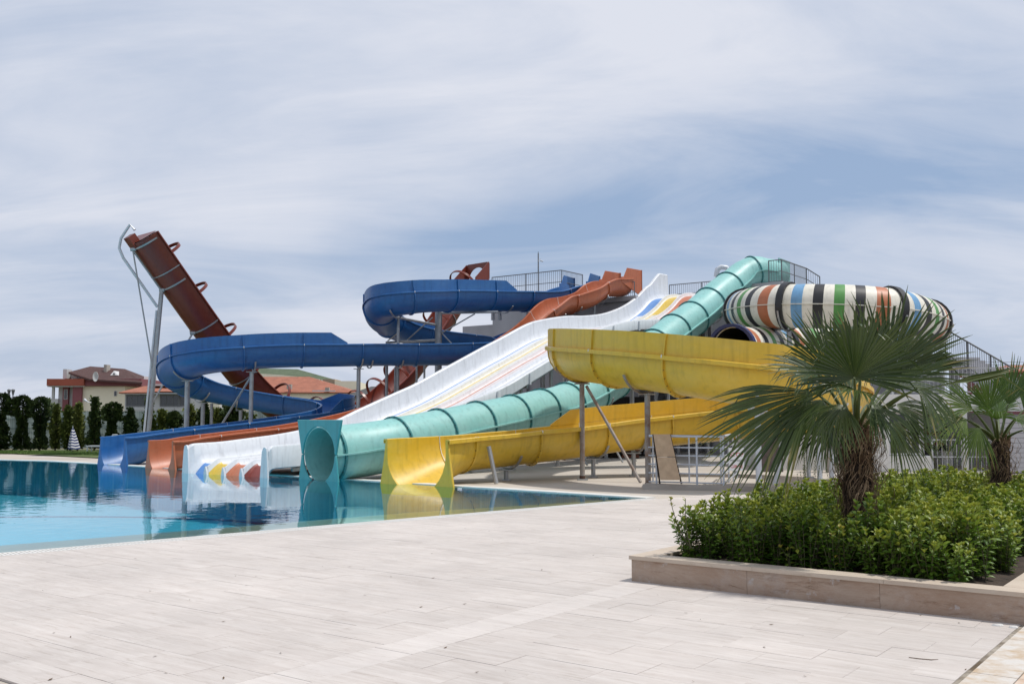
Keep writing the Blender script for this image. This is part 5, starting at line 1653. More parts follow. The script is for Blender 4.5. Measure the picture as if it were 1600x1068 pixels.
hwin(h1_, 101, 106.5, 608.5, 624, 126.58); hwin(h1_, 179, 183.5, 611, 619, 125.98); hwin(h1_, 119.5, 124, 583.5, 591.3, 127.98)
mb = MB(); dc = at(149, 588, 124.2)
rg = [dc + Vector((math.cos(w)*.30, .10*math.cos(w), math.sin(w)*.62)) for w in [2*math.pi*k/16 for k in range(16)]]
mb.add(rg + [q + Vector((.0,.08,0)) for q in rg] + [dc + Vector((.1, .25, 0))], [(k,(k+1)%16,32) for k in range(16)] + [(k,16+k,16+(k+1)%16,(k+1)%16) for k in range(16)]); mb.build('satellite_dish', M['offw'], h1_, smooth=40)
h2 = empty('house', (0,0,0), 0, 'low white house with glazed upper floor and orange tiled roof', 'house')
hbox(h2, 'wall', M['offw'], 196, 345, 616, 0, 110, 9, -.1)
for a_, b_, c_, e_ in ((198, 241, 617, 635), (251, 281, 617, 635), (281.5, 298, 617, 635)): hwin(h2, a_, b_, c_, e_, 110, 5 if a_ == 198 else 3 if a_ < 260 else 2, M['railing'])
for k in range(4):
    hbox(h2, 'cladding_board', M['offw'], 197, 274, 637.2+k*3.4, 640.2+k*3.4, 109.8, .18)
hbox(h2, 'balcony_panel', M['offw'], 274.5, 292, 637, 652, 109.7, .25)
for k in range(6): hbox(h2, 'cladding_board', M['cream'], 315, 344, 628+k*4, 631.5+k*4, 109.8, .18)
hbox(h2, 'fascia', M['steelw'], 194, 240, 613.2, 616.2, 109.3, 9); hbox(h2, 'fascia', M['steelw'], 241, 288, 612.2, 615.2, 108.8, 9)
hip(h2, M['roofr'], 194, 240, 613, 601.5, 109.6, 8, 204, 244); hip(h2, M['roofr'], 241, 287, 612, 603.5, 109.2, 8, 246, 262)
hbox(h2, 'ridge_wall', M['offw'], 231, 262, 600, 603, 112, 3)
h3 = empty('house', (0,0,0), 0, 'long house with a broad orange tiled roof between the blue loops', 'house')
hbox(h3, 'wall', M['cream'], 372, 548, 613, 0, 140, 10, -.1); hip(h3, M['roofr'], 366, 552, 613, 586, 140, 12, 396, 470)
hbox(h3, 'chimney', M['concrete'], 448, 455, 600.5, 608, 139, .8); hbox(h3, 'chimney', M['concrete'], 508, 514, 605.5, 611, 139, .8); hbox(h3, 'gutter_pipe', M['steelw'], 488, 524, 610, 611.5, 138.5, .2)
h4 = empty('house', (0,0,0), 0, 'cream building with low green roof behind the orange tiled roof', 'house')
hbox(h4, 'wall', M['cream'], 386, 560, 597, 0, 165, 10, -.1)
v = [at(385,582,164), at(405,575,164.5), at(470,577,166), at(524,594,164), at(560,600,164), at(495,594,164), at(405,574.5,178), at(480,576,178)]
mb = MB(); mb.add([at(384,592,163.5), at(405,575,168), at(465,576.5,168), at(528,594,163.5), at(400,588,176), at(520,592,176)], [(0,3,2,1),(0,1,4),(1,2,5,4),(2,3,5)]); mb.build('roof', M['roofg'], h4)
mb = MB(); a_ = [at(386,582,163), at(440,585.5,163), at(500,592,163), at(500,598,163), at(386,590,163)]; mb.add(a_ + [q + Vector((0,.5,0)) for q in a_], [(0,4,3,2,1),(0,1,6,5),(1,2,7,6)]); mb.build('parapet', M['cream'], h4)
hbox(h4, 'annex', M['cream'], 523, 557, 595.5, 0, 160, 6, -.1); hbox(h4, 'annex', mat('tan_wall', (.35,.28,.2), .9), 504, 523-.2, 592.5, 0, 161, 6, -.1)
h5 = empty('house', (0,0,0), 0, 'reddish tiled roof corner of a house at the right picture edge', 'house')
hbox(h5, 'wall', M['pinkw'], 1586, 1680, 583, 0, 85, 9, -.1); hip(h5, M['roofr'], 1583, 1690, 580, 566, 85, 10, 1620, 1650)
# dark far roof seen behind the red hoops
h6 = empty('house', (0,0,0), 0, 'dark grey roofed shed behind the red half pipe hoops', 'shed')
hbox(h6, 'wall', M['concrete'], 548, 655, 618, 0, 120, 8, -.1); hip(h6, mat('dark_grey_roof', (.07,.07,.07), .9), 545, 652, 618, 602, 120, 9, 572, 640)

# utility pole, lamp post, black sign
up_ = empty('utility_pole', (0,0,0), 0, 'concrete utility pole with a curved white street lamp arm before the cream house', 'utility pole')
q = at(144.5, 640, 60); mb = MB(); mb.tube((q.x, q.y, 0), (q.x, q.y, ZY(621, 60)), .14, .09, n=10); mb.build('pole', M['concrete'], up_)
mb = MB(); mb.box((q.x-.2, q.y-.05, ZY(623,60)), (q.x+.32, q.y+.05, ZY(622,60)+.01)); mb.box((q.x-.12, q.y-.04, ZY(630,60)), (q.x+.3, q.y+.04, ZY(629.2,60))); mb.build('cross_arm', M['railing'], up_)
mb = MB(); mb.path([(q.x, q.y-.1, ZY(629,60)), at(138, 628, 59.8), at(133.5, 625, 59.8)], .03, 6); mb.tube(at(135.5, 626.6, 59.8), at(131.5, 623.8, 59.8), .06, .09, n=8); mb.build('street_lamp', M['steelw'], up_)
lp_ = empty('street_lamp', (0,0,0), 0, 'dark twin headed street lamp above the fence at far left', 'street lamp')
q = at(13.5, 640, 58)
mb = MB(); mb.tube((q.x, q.y, 0), (q.x, q.y, ZY(622,58)), .05, n=8); mb.build('pole', M['railing'], lp_)
for dx_ in (-.02, .22):
    mb = MB(); x_ = q.x+dx_; zb, zt = ZY(621,58), ZY(608,58)
    mb.tube((x_, q.y, zb-.9), (x_, q.y, zb+.12), .025, n=6); mb.tube((x_, q.y, zb+.12), (x_, q.y, zt-.06), .035, .11, n=10); mb.tube((x_, q.y, zt-.055), (x_, q.y, zt), .12, .05, n=10); mb.build('lamp_head', M['railing'], lp_)
sgn = empty('billboard', (0,0,0), 0, 'small black billboard on a post beside the twin lamp', 'billboard')
mb = MB(); mb.box((XX(20,58), 58, ZY(634,58)), (XX(26,58), 58.15, ZY(619.5,58))); mb.build('panel', M['blackink'], sgn)
mb = MB(); mb.tube((XX(23,58), 58.07, 0), (XX(23,58), 58.07, ZY(634.2,58)), .05, n=8); mb.build('post', M['railing'], sgn)

# closed striped parasol and lounger by the hedge
M['navycloth'] = mat('navy_cloth', (0.02, 0.035, 0.14), .9); M['whitecloth'] = mat('white_cloth', (0.65, 0.65, 0.66), .9)
um = empty('parasol', (0,0,0), 0, 'closed navy and white striped parasol before the hedge trees', 'parasol')
qb = gr(114, 705); z1_ = ZY(669, qb.y)
mb = MB(); nb2 = 15; n = 16; rows = []
for i in range(nb2*2+1):
    f = i/(nb2*2); zz = z1_*(1-f) + .12*f
    r_ = .03 + .24*f**.8
    for k in range(n):
        w = 2*math.pi*k/n; rr = r_*(1 + .22*math.cos(w*4+.4))
        rows.append((qb.x + rr*math.cos(w) + (f-.5)*.10, qb.y + rr*math.sin(w), zz + .02*math.cos(w*4)))
fs = []; ms = []
for i in range(nb2*2):
    for k in range(n): fs.append((i*n+k, i*n+(k+1)%n, (i+1)*n+(k+1)%n, (i+1)*n+k)); ms.append((i//2) % 2)
mb.add(rows, fs, ms); mb.build('canopy', [M['navycloth'], M['whitecloth']], um, smooth=60)
mb = MB(); mb.tube((qb.x-.05, qb.y, 0), (qb.x-.05, qb.y, z1_+.12), .018, n=8); mb.build('pole', M['steelw'], um)
lo_ = empty('sun_lounger', (0,0,0), 0, 'white plastic sun lounger with raised back left of the blue slide exit', 'sun lounger')
qb = gr(150, 706); X0 = qb.x; Y0 = qb.y
mb = MB(); mb.box((X0-.5, Y0, .26), (X0+.45, Y0+.6, .32)); mb.build('seat', M['steelw'], lo_)
mb = MB(); mb.bar((X0+.46, Y0+.3, .31), (X0+.80, Y0+.3, .86), .6, .05); mb.build('backrest', M['steelw'], lo_)
for dx_ in (-.45, .4):
    for dy_ in (.04, .54): 
        mb = MB(); mb.bar((X0+dx_, Y0+dy_, 0.02), (X0+dx_, Y0+dy_, .26), .05); mb.build('leg', M['steelw'], lo_)

# ---------------------------------------------------------------- vegetation
def leafmat(name, c1, c2, c3=None, rough=0.45, trans=0.25, spec=0.5):
    """leaf colour varies leaf by leaf; attribute 'age' turns young leaves paler"""
    m = bpy.data.materials.new(name); m.use_nodes = True
    t = m.node_tree; b = t.nodes['Principled BSDF']; b.inputs['Roughness'].default_value = rough
    b.inputs['Specular IOR Level'].default_value = spec
    g = N(t, 'ShaderNodeNewGeometry'); oi = N(t, 'ShaderNodeObjectInfo')
    mx1 = N(t, 'ShaderNodeMix', data_type='RGBA'); mx1.inputs[6].default_value = (*c1, 1); mx1.inputs[7].default_value = (*c2, 1)
    t.links.new(g.outputs['Random Per Island'], mx1.inputs[0])
    src = mx1.outputs[2]
    if c3:
        at_ = N(t, 'ShaderNodeAttribute'); at_.attribute_name = 'age'
        mx2 = N(t, 'ShaderNodeMix', data_type='RGBA'); t.links.new(src, mx2.inputs[6]); mx2.inputs[7].default_value = (*c3, 1)
        t.links.new(at_.outputs['Fac'], mx2.inputs[0]); src = mx2.outputs[2]
    hv_ = N(t, 'ShaderNodeHueSaturation')
    mr = N(t, 'ShaderNodeMapRange'); mr.inputs[3].default_value = .82; mr.inputs[4].default_value = 1.18
    t.links.new(oi.outputs['Random'], mr.inputs[0]); t.links.new(mr.outputs[0], hv_.inputs['Value']); mh = N(t, 'ShaderNodeMapRange'); mh.inputs[3].default_value = .505; mh.inputs[4].default_value = .478; t.links.new(oi.outputs['Random'], mh.inputs[0]); t.links.new(mh.outputs[0], hv_.inputs['Hue']); t.links.new(src, hv_.inputs['Color'])
    t.links.new(hv_.outputs[0], b.inputs['Base Color'])
    tr_ = N(t, 'ShaderNodeBsdfTranslucent'); t.links.new(hv_.outputs[0], tr_.inputs[0])
    mxs = N(t, 'ShaderNodeMixShader'); mxs.inputs[0].default_value = trans
    o_ = t.nodes['Material Output']; t.links.new(b.outputs[0], mxs.inputs[1]); t.links.new(tr_.outputs[0], mxs.inputs[2]); t.links.new(mxs.outputs[0], o_.inputs[0])
    return m
M['palm'] = leafmat('palm_leaf', (0.026, 0.056, 0.010), (0.070, 0.108, 0.021), (0.24, 0.22, 0.07), .38, .18, .6)
M['palm2'] = leafmat('young_palm_leaf', (0.06, 0.12, 0.02), (0.11, 0.18, 0.035), (0.25, 0.22, 0.06), .42, .3)
M['petiole'] = mat('palm_petiole', (0.075, 0.10, 0.028), .5, noise=(8, .2))
M['fibre'] = mat('palm_fibre', (0.13, 0.075, 0.042), .9, noise=(14, .5), col2=(0.27, 0.19, 0.12), scale2=7)
M['trunk'] = mat('palm_trunk', (0.03, 0.018, 0.012), .95, noise=(25, .5), bump=(40, 1.0))
M['bark'] = mat('bark', (0.10, 0.075, 0.05), .9, noise=(12, .3))
M['hedge'] = leafmat('hedge_leaf', (0.045, 0.13, 0.014), (0.125, 0.235, 0.024), (0.38, 0.42, 0.06), .42, .30, .4)
M['hedgey'] = leafmat('yellow_tipped_leaf', (0.09, 0.17, 0.02), (0.16, 0.22, 0.03), (0.42, 0.36, 0.05), .35, .3)
M['twigleaf'] = leafmat('small_dark_leaf', (0.03, 0.06, 0.012), (0.07, 0.11, 0.02), (0.15, 0.18, 0.03), .4, .25)
M['column'] = leafmat('dark_tree_leaf', (0.010, 0.028, 0.010), (0.028, 0.055, 0.014), (0.07, 0.10, 0.025), .6, .12, .3)
M['columny'] = leafmat('olive_tree_leaf', (0.04, 0.07, 0.018), (0.085, 0.12, 0.026), (0.15, 0.18, 0.04), .6, .2, .3)
M['stem'] = mat('green_brown_stem', (0.07, 0.065, 0.03), .7, noise=(30, .3))

def set_age(o, ages):
    a_ = o.data.attributes.new('age', 'FLOAT', 'POINT'); a_.data.foreach_set('value', ages)

def frond(root, hub, base, axis, nrm, R, spread, nseg, droop=.18, m=None, fold=.30, seedv=0, brown=0.05, split=.38, tipbend=.25):
    rng = random.Random(seedv)
    X = Vector(axis).normalized(); Z = Vector(nrm); Z = (Z - X*Z.dot(X)).normalized(); Y = Z.cross(X)
    vs = []; fs = []; ages = []
    sp = rad(spread); dl = sp / nseg
    for k in range(nseg):
        ph = -sp/2 + dl*(k+.5)
        u = abs(ph)/(sp/2)
        L = R*(1 - .22*u*u)*rng.uniform(.9, 1.05)
        D = X*math.cos(ph) + Y*math.sin(ph); S_ = -X*math.sin(ph) + Y*math.cos(ph)
        cone = .10*R*(1 + .2*rng.random())
        old = rng.random() < brown
        rh = [.02, .2, split, .55, .72, .87, 1.0]
        bend = rng.random() < tipbend
        wb = 2*split*R*math.tan(dl/2)*1.02 + .020*R*(2.6 if spread < 5 else 1)
        b0 = len(vs)
        tw_ = rng.uniform(-.25, .25)
        dr = droop*rng.uniform(.7, 1.4)
        sway = rng.uniform(-.03, .03)*R
        for j, q in enumerate(rh):
            rr = q*L
            if q <= split: w = max(2*rr*math.tan(dl/2)*1.03, .004)
            else: w = wb*(1 - (q-split)/(1-split))**.75*1.0
            if j == len(rh)-1: w = .002
            dn = dr*R*q**2.4
            if bend and q > .72: dn += (q-.72)/.28*.16*R
            c = hub + D*rr + Z*(cone*math.sin(q*1.6)) + S_*(sway*q*q) - Vector((0,0,1))*dn
            if bend and q > .72: c -= D*((q-.72)*.35*L)
            side = (S_*math.cos(tw_*q) + Z*math.sin(tw_*q))*(w/2)
            fo = Z*(w*fold*(1.0 if q > .1 else .2))
            vs += [c - side, c - fo, c + side]
            ag = .0 + (.85 if old else 0)*(q > .6) + (.35 if q > .97 else 0)
            ages += [ag]*3
        for j in range(len(rh)-1):
            p0 = b0 + j*3
            fs += [(p0, p0+1, p0+4, p0+3), (p0+1, p0+2, p0+5, p0+4)]
    mb = MB(); mb.add(vs, fs); o = mb.build('frond', m or M['palm'], root); set_age(o, ages)
    # petiole
    pm_ = MB(); mid_ = (Vector(base) + hub)/2 + Vector((0,0,.10*(hub-Vector(base)).length))
    pts = []
    for i in range(7):
        f = i/6; pts.append(Vector(base)*(1-f)**2 + mid_*(2*f*(1-f)) + hub*f*f)
    pm_.path(pts, [.022*(1-.55*i/6) for i in range(7)], 6); pm_.build('petiole', M['petiole'], o, smooth=60)
    return o

def palm(name_loc, rt, zt, hubs, label, m, seedv, fibres=900, bare=.35):
    rng = random.Random(seedv)
    root = empty('palm_tree', (0,0,0), 0, label, 'palm tree')
    bx, by, bz = name_loc
    mb = MB(); n = 22; rows = 26
    vs = []
    for i in range(rows+1):
        f = i/rows; z_ = bz + (zt-bz)*f
        r_ = rt*(.70 + .34*min(1, f*1.6))*(1 if f < .84 else 1-(f-.84)*2.9)
        for k in range(n):
            w = 2*math.pi*k/n; rr = r_*(1 + .10*math.sin(w*7 + i*1.9) + rng.uniform(-.10, .10))
            vs.append((bx + rr*math.cos(w), by + rr*math.sin(w), z_))
    fs = [(i*n+k, i*n+(k+1)%n, (i+1)*n+(k+1)%n, (i+1)*n+k) for i in range(rows) for k in range(n)] + [tuple(rows*n+k for k in range(n))]
    mb.add(vs, fs); mb.build('trunk', M['trunk'], root, smooth=70)
    # old leaf bases
    for i in range(26):
        w = rng.random()*6.28; f = rng.uniform(.15, .95); z_ = bz + (zt-bz)*f; mb = MB()
        d_ = Vector((math.cos(w), math.sin(w), 0)); p0 = Vector((bx, by, z_)) + d_*rt*.75
        mb.path([p0, p0 + d_*rt*.28 + Vector((0,0,.05)), p0 + d_*rt*rng.uniform(.38,.6) + Vector((0,0,rng.uniform(.10,.16)))], [.03, .02, .006], 5); mb.build('leaf_base', M['fibre'], root)
    # hanging fibre
    mb = MB()
    for i in range(fibres):
        w = rng.random()*6.28; f = rng.random()**.8; z_ = bz + (zt-bz)*(.25 + .78*f)
        d_ = Vector((math.cos(w), math.sin(w), 0)); sd_ = Vector((-d_.y, d_.x, 0))
        p0 = Vector((bx, by, z_)) + d_*rt*rng.uniform(.75, 1.0)*(.72 + .28*f)
        L = rng.uniform(.06, .24); a_ = rng.uniform(-1.4, 1.4); out_ = rng.uniform(.1, .75)*L*(.4 + .8*f)
        if rng.random() < .1: out_ *= 1.8
        pts = [p0, p0 + d_*out_ + sd_*(a_*L*.4) - Vector((0,0,L*.25)), p0 + d_*out_*.9 + sd_*(a_*L*.7) - Vector((0,0,L*.7)), p0 + d_*out_*.4 + sd_*(a_*L*.6) - Vector((0,0,L*1.1))]
        hw = rng.uniform(.0016, .0045); v2 = []
        for q in pts: v2 += [q - sd_*hw, q + sd_*hw + d_*hw]
        mb.add(v2, [(0,1,3,2),(2,3,5,4),(4,5,7,6)])
    # spiky upright fibre at the collar
    for i in range(fibres//3):
        w = rng.random()*6.28; d_ = Vector((math.cos(w), math.sin(w), 0)); sd_ = Vector((-d_.y, d_.x, 0))
        p0 = Vector((bx, by, zt - rng.uniform(0, .22))) + d_*rt*rng.uniform(.35, .85)
        q = p0 + d_*rng.uniform(-.03, .05) + sd_*rng.uniform(-.03,.03) + Vector((0,0,rng.uniform(.06,.2))); hw = rng.uniform(.0015,.004)
        mb.add([p0 - sd_*hw, p0 + sd_*hw, q], [(0,1,2)])
    tag(mb.build('fibre', M['fibre'], root), kind='stuff')
    top_ = Vector((bx, by, zt-.05))
    for i, h in enumerate(hubs):
        px, py, d, ang, dep, R, spread, ns, droop, ny = h
        hub = at(px, py, d)
        ax = Vector((math.cos(rad(ang))*math.cos(rad(dep)), math.sin(rad(dep)), math.sin(rad(ang))*math.cos(rad(dep))))
        # blade normal: ny is the camera-facing share, rest is upwards
        nr = Vector((0, -ny, math.sqrt(max(0, 1-ny*ny))))
        bs = top_ + (hub - top_).normalized()*.03
        bs += Vector(((hub.x-bx)*.12, (hub.y-by)*.12, 0))
        frond(root, hub, bs, ax, nr, R, spread, ns, droop, m, seedv=seedv*100+i)
    return root
P1_ = at(1339, 700, 10.0)
hubs1 = [
 (1335, 590, 9.45, 92, -25, .80, 215, 46, .10, .75),
 (1385, 588, 10.1, 72, 5, 1.0, 140, 38, .06, .85),
 (1300, 588, 10.3, 118, 10, .84, 120, 32, .10, .8),
 (1345, 596, 10.7, 92, 20, .90, 150, 36, .06, .7),
 (1408, 594, 10.0, 30, 5, .78, 90, 26, .10, .7),
 (1278, 584, 9.7, 172, -5, .62, 130, 30, .16, .5),
 (1272, 612, 9.8, 211, 4, 1.24, 88, 36, .14, .8),
 (1285, 624, 9.7, 243, -10, .66, 120, 28, .15, .8),
 (1424, 612, 9.0, 9.5, -3, 1.04, 3.2, 4, .0, .95),
 (1434, 606, 9.5, -48, -12, .52, 120, 15, .55, .55),
 (1400, 632, 9.9, -32, 0, .62, 110, 26, .25, .7),
 (1392, 660, 9.8, -48, -10, .52, 120, 26, .3, .8),
 (1298, 660, 9.7, 232, -10, .42, 130, 24, .3, .8),
 (1420, 637, 10.2, -10, 10, .55, 80, 24, .15, .3),
 (1280, 642, 10.3, 205, 10, .62, 110, 26, .3, .6),
 (1355, 632, 10.8, -80, 30, .6, 140, 26, .3, .6),
 (1330, 612, 11.0, 140, 40, .7, 140, 28, .2, .5),
 (1390, 607, 10.9, 30, 40, .7, 140, 28, .25, .5),
 (1345, 577, 9.9, 80, 5, .72, 120, 30, .04, .95),
 (1318, 632, 9.5, 228, -30, .50, 110, 24, .25, .7),
 (1362, 632, 9.5, -52, -30, .50, 110, 24, .28, .7),
 (1340, 610, 9.3, 178, -40, .5, 150, 28, .22, .4),
]
palm((P1_.x, P1_.y, .12), .135, at(0, 660, 10.0).z, hubs1, 'large fan palm with shaggy brown trunk standing in the planter hedge', M['palm'], 3, 1500)
P2_ = at(1561, 700, 13.0)
hubs2 = [
 (1545, 640, 12.8, 100, -10, .62, 120, 26, .06, .85),
 (1575, 632, 13.0, 78, 5, .72, 90, 24, .05, .85),
 (1520, 640, 12.9, 150, 0, .66, 110, 24, .15, .7),
 (1600, 640, 13.1, 40, 0, .66, 110, 24, .15, .7),
 (1510, 655, 12.7, 195, -10, .6, 110, 24, .35, .6),
 (1530, 668, 12.6, 235, -10, .5, 120, 24, .35, .7),
 (1598, 672, 12.7, -35, -10, .6, 120, 24, .35, .7),
 (1585, 655, 12.5, -10, -20, .62, 120, 24, .35, .5),
 (1500, 650, 13.4, 170, 20, .55, 100, 22, .3, .5),
 (1560, 645, 13.6, 90, 40, .6, 150, 24, .2, .5),
 (1556, 655, 12.4, 140, -50, .55, 130, 24, .3, .3),
]
palm((P2_.x, P2_.y, .12), .112, at(0, 682, 13.0).z, hubs2, 'smaller fan palm at the right edge before the grey board screen', M['palm2'], 8, 500)

def leaf_shape(L, w, fold=.12, curl=.12):
    return [(0,0,0), (L*.38, -w*.42, fold*w), (L*.72, -w*.46, fold*w - curl*L*.2), (L, 0, -curl*L), (L*.72, w*.46, fold*w - curl*L*.2), (L*.38, w*.42, fold*w), (L*.5, 0, 0)]
LF = [(0,1,6), (1,2,6), (2,3,6), (3,4,6), (4,5,6), (5,0,6)]
LF = [(0,1,6,5), (1,2,3,6), (5,6,3,4)]
def put_leaf(vs, fs, ages, p, d, up, L, w, age):
    d = d.normalized(); s = d.cross(up)
    if s.length < 1e-3: s = d.orthogonal()
    s.normalize(); u = s.cross(d)
    b = len(vs)
    for (x, y, z) in leaf_shape(L, w):
        vs.append(p + d*x + s*y + u*z)
    fs += [tuple(b+i for i in f) for f in LF]
    ages += [age]*7
def shrub_mesh(seedv, nst=22, H=(.34, .60), rad_=.19, leafL=.072, leafW=.037, mats=None, gap=.037, lean=.25, start=.08, young=.6):
    rng = random.Random(seedv)
    vs = []; fs = []; ages = []; sm = MB()
    for i in range(nst):
        w = rng.random()*6.28; r0 = rng.random()**.5*rad_*.4; h = rng.uniform(*H)
        p0 = Vector((math.cos(w)*r0, math.sin(w)*r0, 0)); r1 = rng.uniform(.3, 1)*rad_
        p1 = Vector((math.cos(w)*r1 + rng.uniform(-.04,.04), math.sin(w)*r1 + rng.uniform(-.04,.04), h*(1 - .25*(r1/rad_)**2)))
        pm_ = p0.lerp(p1, .5) + Vector((rng.uniform(-.03,.03), rng.uniform(-.03,.03), .02))
        pts = [p0*(1-f)**2 + pm_*(2*f*(1-f)) + p1*f*f for f in (0, .35, .7, 1)]
        sm.path(pts, [.004, .0032, .0025, .0015], 4, mi=0)
        L = (p1-p0).length; n_ = int(L*(1-start)/gap); a0 = rng.random()*6.28
        isy = rng.random() < young
        for j in range(n_):
            f = start + (1-start)*j/max(1, n_-1)
            p = p0*(1-f)**2 + pm_*(2*f*(1-f)) + p1*f*f
            ax = (p1-pm_).normalized(); s1 = ax.orthogonal().normalized(); s2 = ax.cross(s1)
            a_ = a0 + j*1.57 + rng.uniform(-.3,.3)
            k = rng.uniform(.75, 1.15)*(1 - .25*(f > .93))
            for q in (0, math.pi):
                dd = s1*math.cos(a_+q) + s2*math.sin(a_+q)
                el = .12 + .9*f**3 + rng.uniform(-.25, .25)
                d_ = dd*math.cos(el) + ax*math.sin(el)
                age = max(0, min(1, (f-.72)/.28))*(.75 if isy else .25) * rng.uniform(.5, 1) + rng.uniform(0, .08)
                if rng.random() < .012: age = 1
                put_leaf(vs, fs, ages, p, d_, ax, leafL*k, leafW*k, age)
        for q in range(4):
            a_ = a0 + q*1.57; dd = (Vector((math.cos(a_), math.sin(a_), 0))*.6 + Vector((0,0,1)))
            put_leaf(vs, fs, ages, p1, dd, Vector((0,0,1)), leafL*rng.uniform(.6,.8), leafW*.7, (.9 if isy else .4)*rng.uniform(.6,1))
    nsv = len(sm.v)
    mb = MB(); mb.add(sm.v, sm.f, 0); mb.add(vs, fs, 1)
    me = bpy.data.meshes.new('shrub'); me.from_pydata([tuple(v) for v in mb.v], [], mb.f)
    for q in (M['stem'], (mats or M['hedge'])): me.materials.append(q)
    me.polygons.foreach_set('material_index', mb.m)
    a_ = me.attributes.new('age', 'FLOAT', 'POINT'); a_.data.foreach_set('value', [0.0]*nsv + ages)
    return me
SH = [shrub_mesh(40+i, young=(.65, .45, .8, .3, .55, .7)[i]) for i in range(6)]
def spot(a_, b_): 
    q = ab(a_, b_); return q
random.seed(77)
palms_xy = [Vector((P1_.x, P1_.y)), Vector((P2_.x, P2_.y))]
k = 0; frn = -1
ORD = ['first', 'second', 'third', 'fourth', 'fifth', 'sixth', 'seventh', 'eighth', 'ninth', 'tenth', 'eleventh', 'twelfth', 'thirteenth', 'fourteenth', 'fifteenth']
ROWS = [.42 + .305*i for i in range(27)]
for ri, a_ in enumerate(ROWS):
    nb_ = 11; aj0 = a_
    for j in range(nb_):
        b_ = .40 + (3.22-.40)*(j+.5*(ri % 2))/nb_ + random.uniform(-.06,.06)
        if b_ > 3.2 or (b_ > 3.0 and aj0 < .5): continue
        aj = a_ + random.uniform(-.06,.06)
        q = spot(aj, b_)
        if min((Vector((q.x, q.y)) - w).length for w in palms_xy) < .24: continue
        frn += (ri == 0)
        o = bpy.data.objects.new('shrub', random.choice(SH)); COL.objects.link(o)
        s = random.uniform(.86, 1.16)*(1.0 if ri else .92)
        o.location = (q.x, q.y, PH-.045); o.rotation_euler = (random.uniform(-.12,.12), random.uniform(-.12,.12), random.random()*6.28); o.scale = (s*1.05, s*1.05, s*random.uniform(.9,1.1))
        tag(o, *(('glossy green shrub of the second row, just behind the front row', 'shrub', 'shrubs in the second row of the planter hedge') if ri == 1 else ('front row hedge shrub, %s counted from the planter\'s left end' % ORD[min(frn, 14)], 'shrub', 'shrubs in the front row of the planter hedge') if ri == 0 else ('glossy green shrub in the dense mass behind the front row of the hedge', 'shrub', 'shrubs massed behind the front row of the hedge'))); k += 1
# individual plants that stand out
def single(me, px, py, d, label, sc=1.0, z=PH-.04, rot=0, cat='shrub', name='shrub'):
    o = bpy.data.objects.new(name, me); COL.objects.link(o); q = at(px, py, d); o.location = (q.x, q.y, z); o.scale = (sc,)*3; o.rotation_euler = (0,0,rot)
    return tag(o, label, cat)
single(shrub_mesh(91, 2, (.22,.27), .04, .045, .02, M['hedgey'], .03, start=.1, young=1), 1433, 895, 8.85, 'small yellow green seedling at the planter front right of centre', 1.0, name='seedling', cat='seedling')
single(shrub_mesh(92, 5, (.22,.30), .09, .045, .022, M['hedge'], .028, start=.1, young=.5), 1160, 870, 9.75, 'short bushy seedling with one yellow tip at the planter front', 1.0, name='seedling', cat='seedling')
single(shrub_mesh(93, 3, (.40,.46), .06, .055, .026, M['hedgey'], .03, start=.15, young=1), 1318, 880, 9.15, 'pale yellow tipped upright shoot in front of the hedge middle', 1.0, name='shoot', cat='shoot')
single(shrub_mesh(94, 3, (.2,.26), .10, .05, .026, M['hedgey'], .035, start=.2, young=1), 1236, 884, 9.45, 'low trailing sprig with pale yellow leaves near the kerb edge', 1.0, name='sprig', cat='sprig')
# lanky stems at the left end
def lanky(pts, label, rs=.006, leaves=9, sp_=.10, m='hedgey'):
    rng = random.Random(len(label)); mb = MB(); mb.path(pts, [rs*(1-.5*i/(len(pts)-1)) for i in range(len(pts))], 5)
    o = mb.build('lanky_shoot', M['stem']); tag(o, label, 'shoot')
    vs = []; fs = []; ages = []; e = Vector(pts[-1]); pr = (Vector(pts[-1]) - Vector(pts[-2])).normalized()
    for i in range(leaves):
        p = e - pr*rng.uniform(0, sp_); w = rng.random()*6.28
        put_leaf(vs, fs, ages, p, Vector((math.cos(w)*.8, math.sin(w)*.8, rng.uniform(.2,.9))), Vector((0,0,1)), rng.uniform(.03,.05), .022, rng.uniform(.2,.9))
    mb = MB(); mb.add(vs, fs); c = mb.build('leaves', M[m], o); set_age(c, ages)
g_ = 9.95
lanky([at(1079,856,g_), at(1068,838,g_), at(1058,818,g_), at(1051,795,g_), at(1047,776,g_)], 'lanky bare shoot with a pale leaf tuft leaning left from the hedge end', leaves=13)
lanky([at(1080,856,g_-.1), at(1074,836,g_-.1), at(1071,805,g_-.1), at(1071,778,g_-.1)], 'straight thin dark shoot beside the lanky one at the hedge end', leaves=7, m='hedge')
for i, (px, pyt, d, hh) in enumerate(((1268, 700, 13.6, 1.3), (1255, 728, 13.8, 1.1), (1392, 735, 13.5, 1.0), (1482, 738, 12.5, .95), (1310, 742, 14.5, .95))):
    me = shrub_mesh(120+i, 5 if i else 7, (.62*hh, .98*hh), .14, .032, .014, M['twigleaf'], .022, start=.35, young=.5)
    single(me, px, 760, d, ['tall feathery dark twig rising above the hedge left of the palm', 'shorter feathery twig left of the tallest one above the hedge', 'small leaved twig above the hedge right of the palm trunk', 'small leaved twig above the hedge before the barred gate', 'low feathery twig above the hedge beside the palm trunk'][i], 1.0, rot=i, name='feathery_twig', cat='twig')

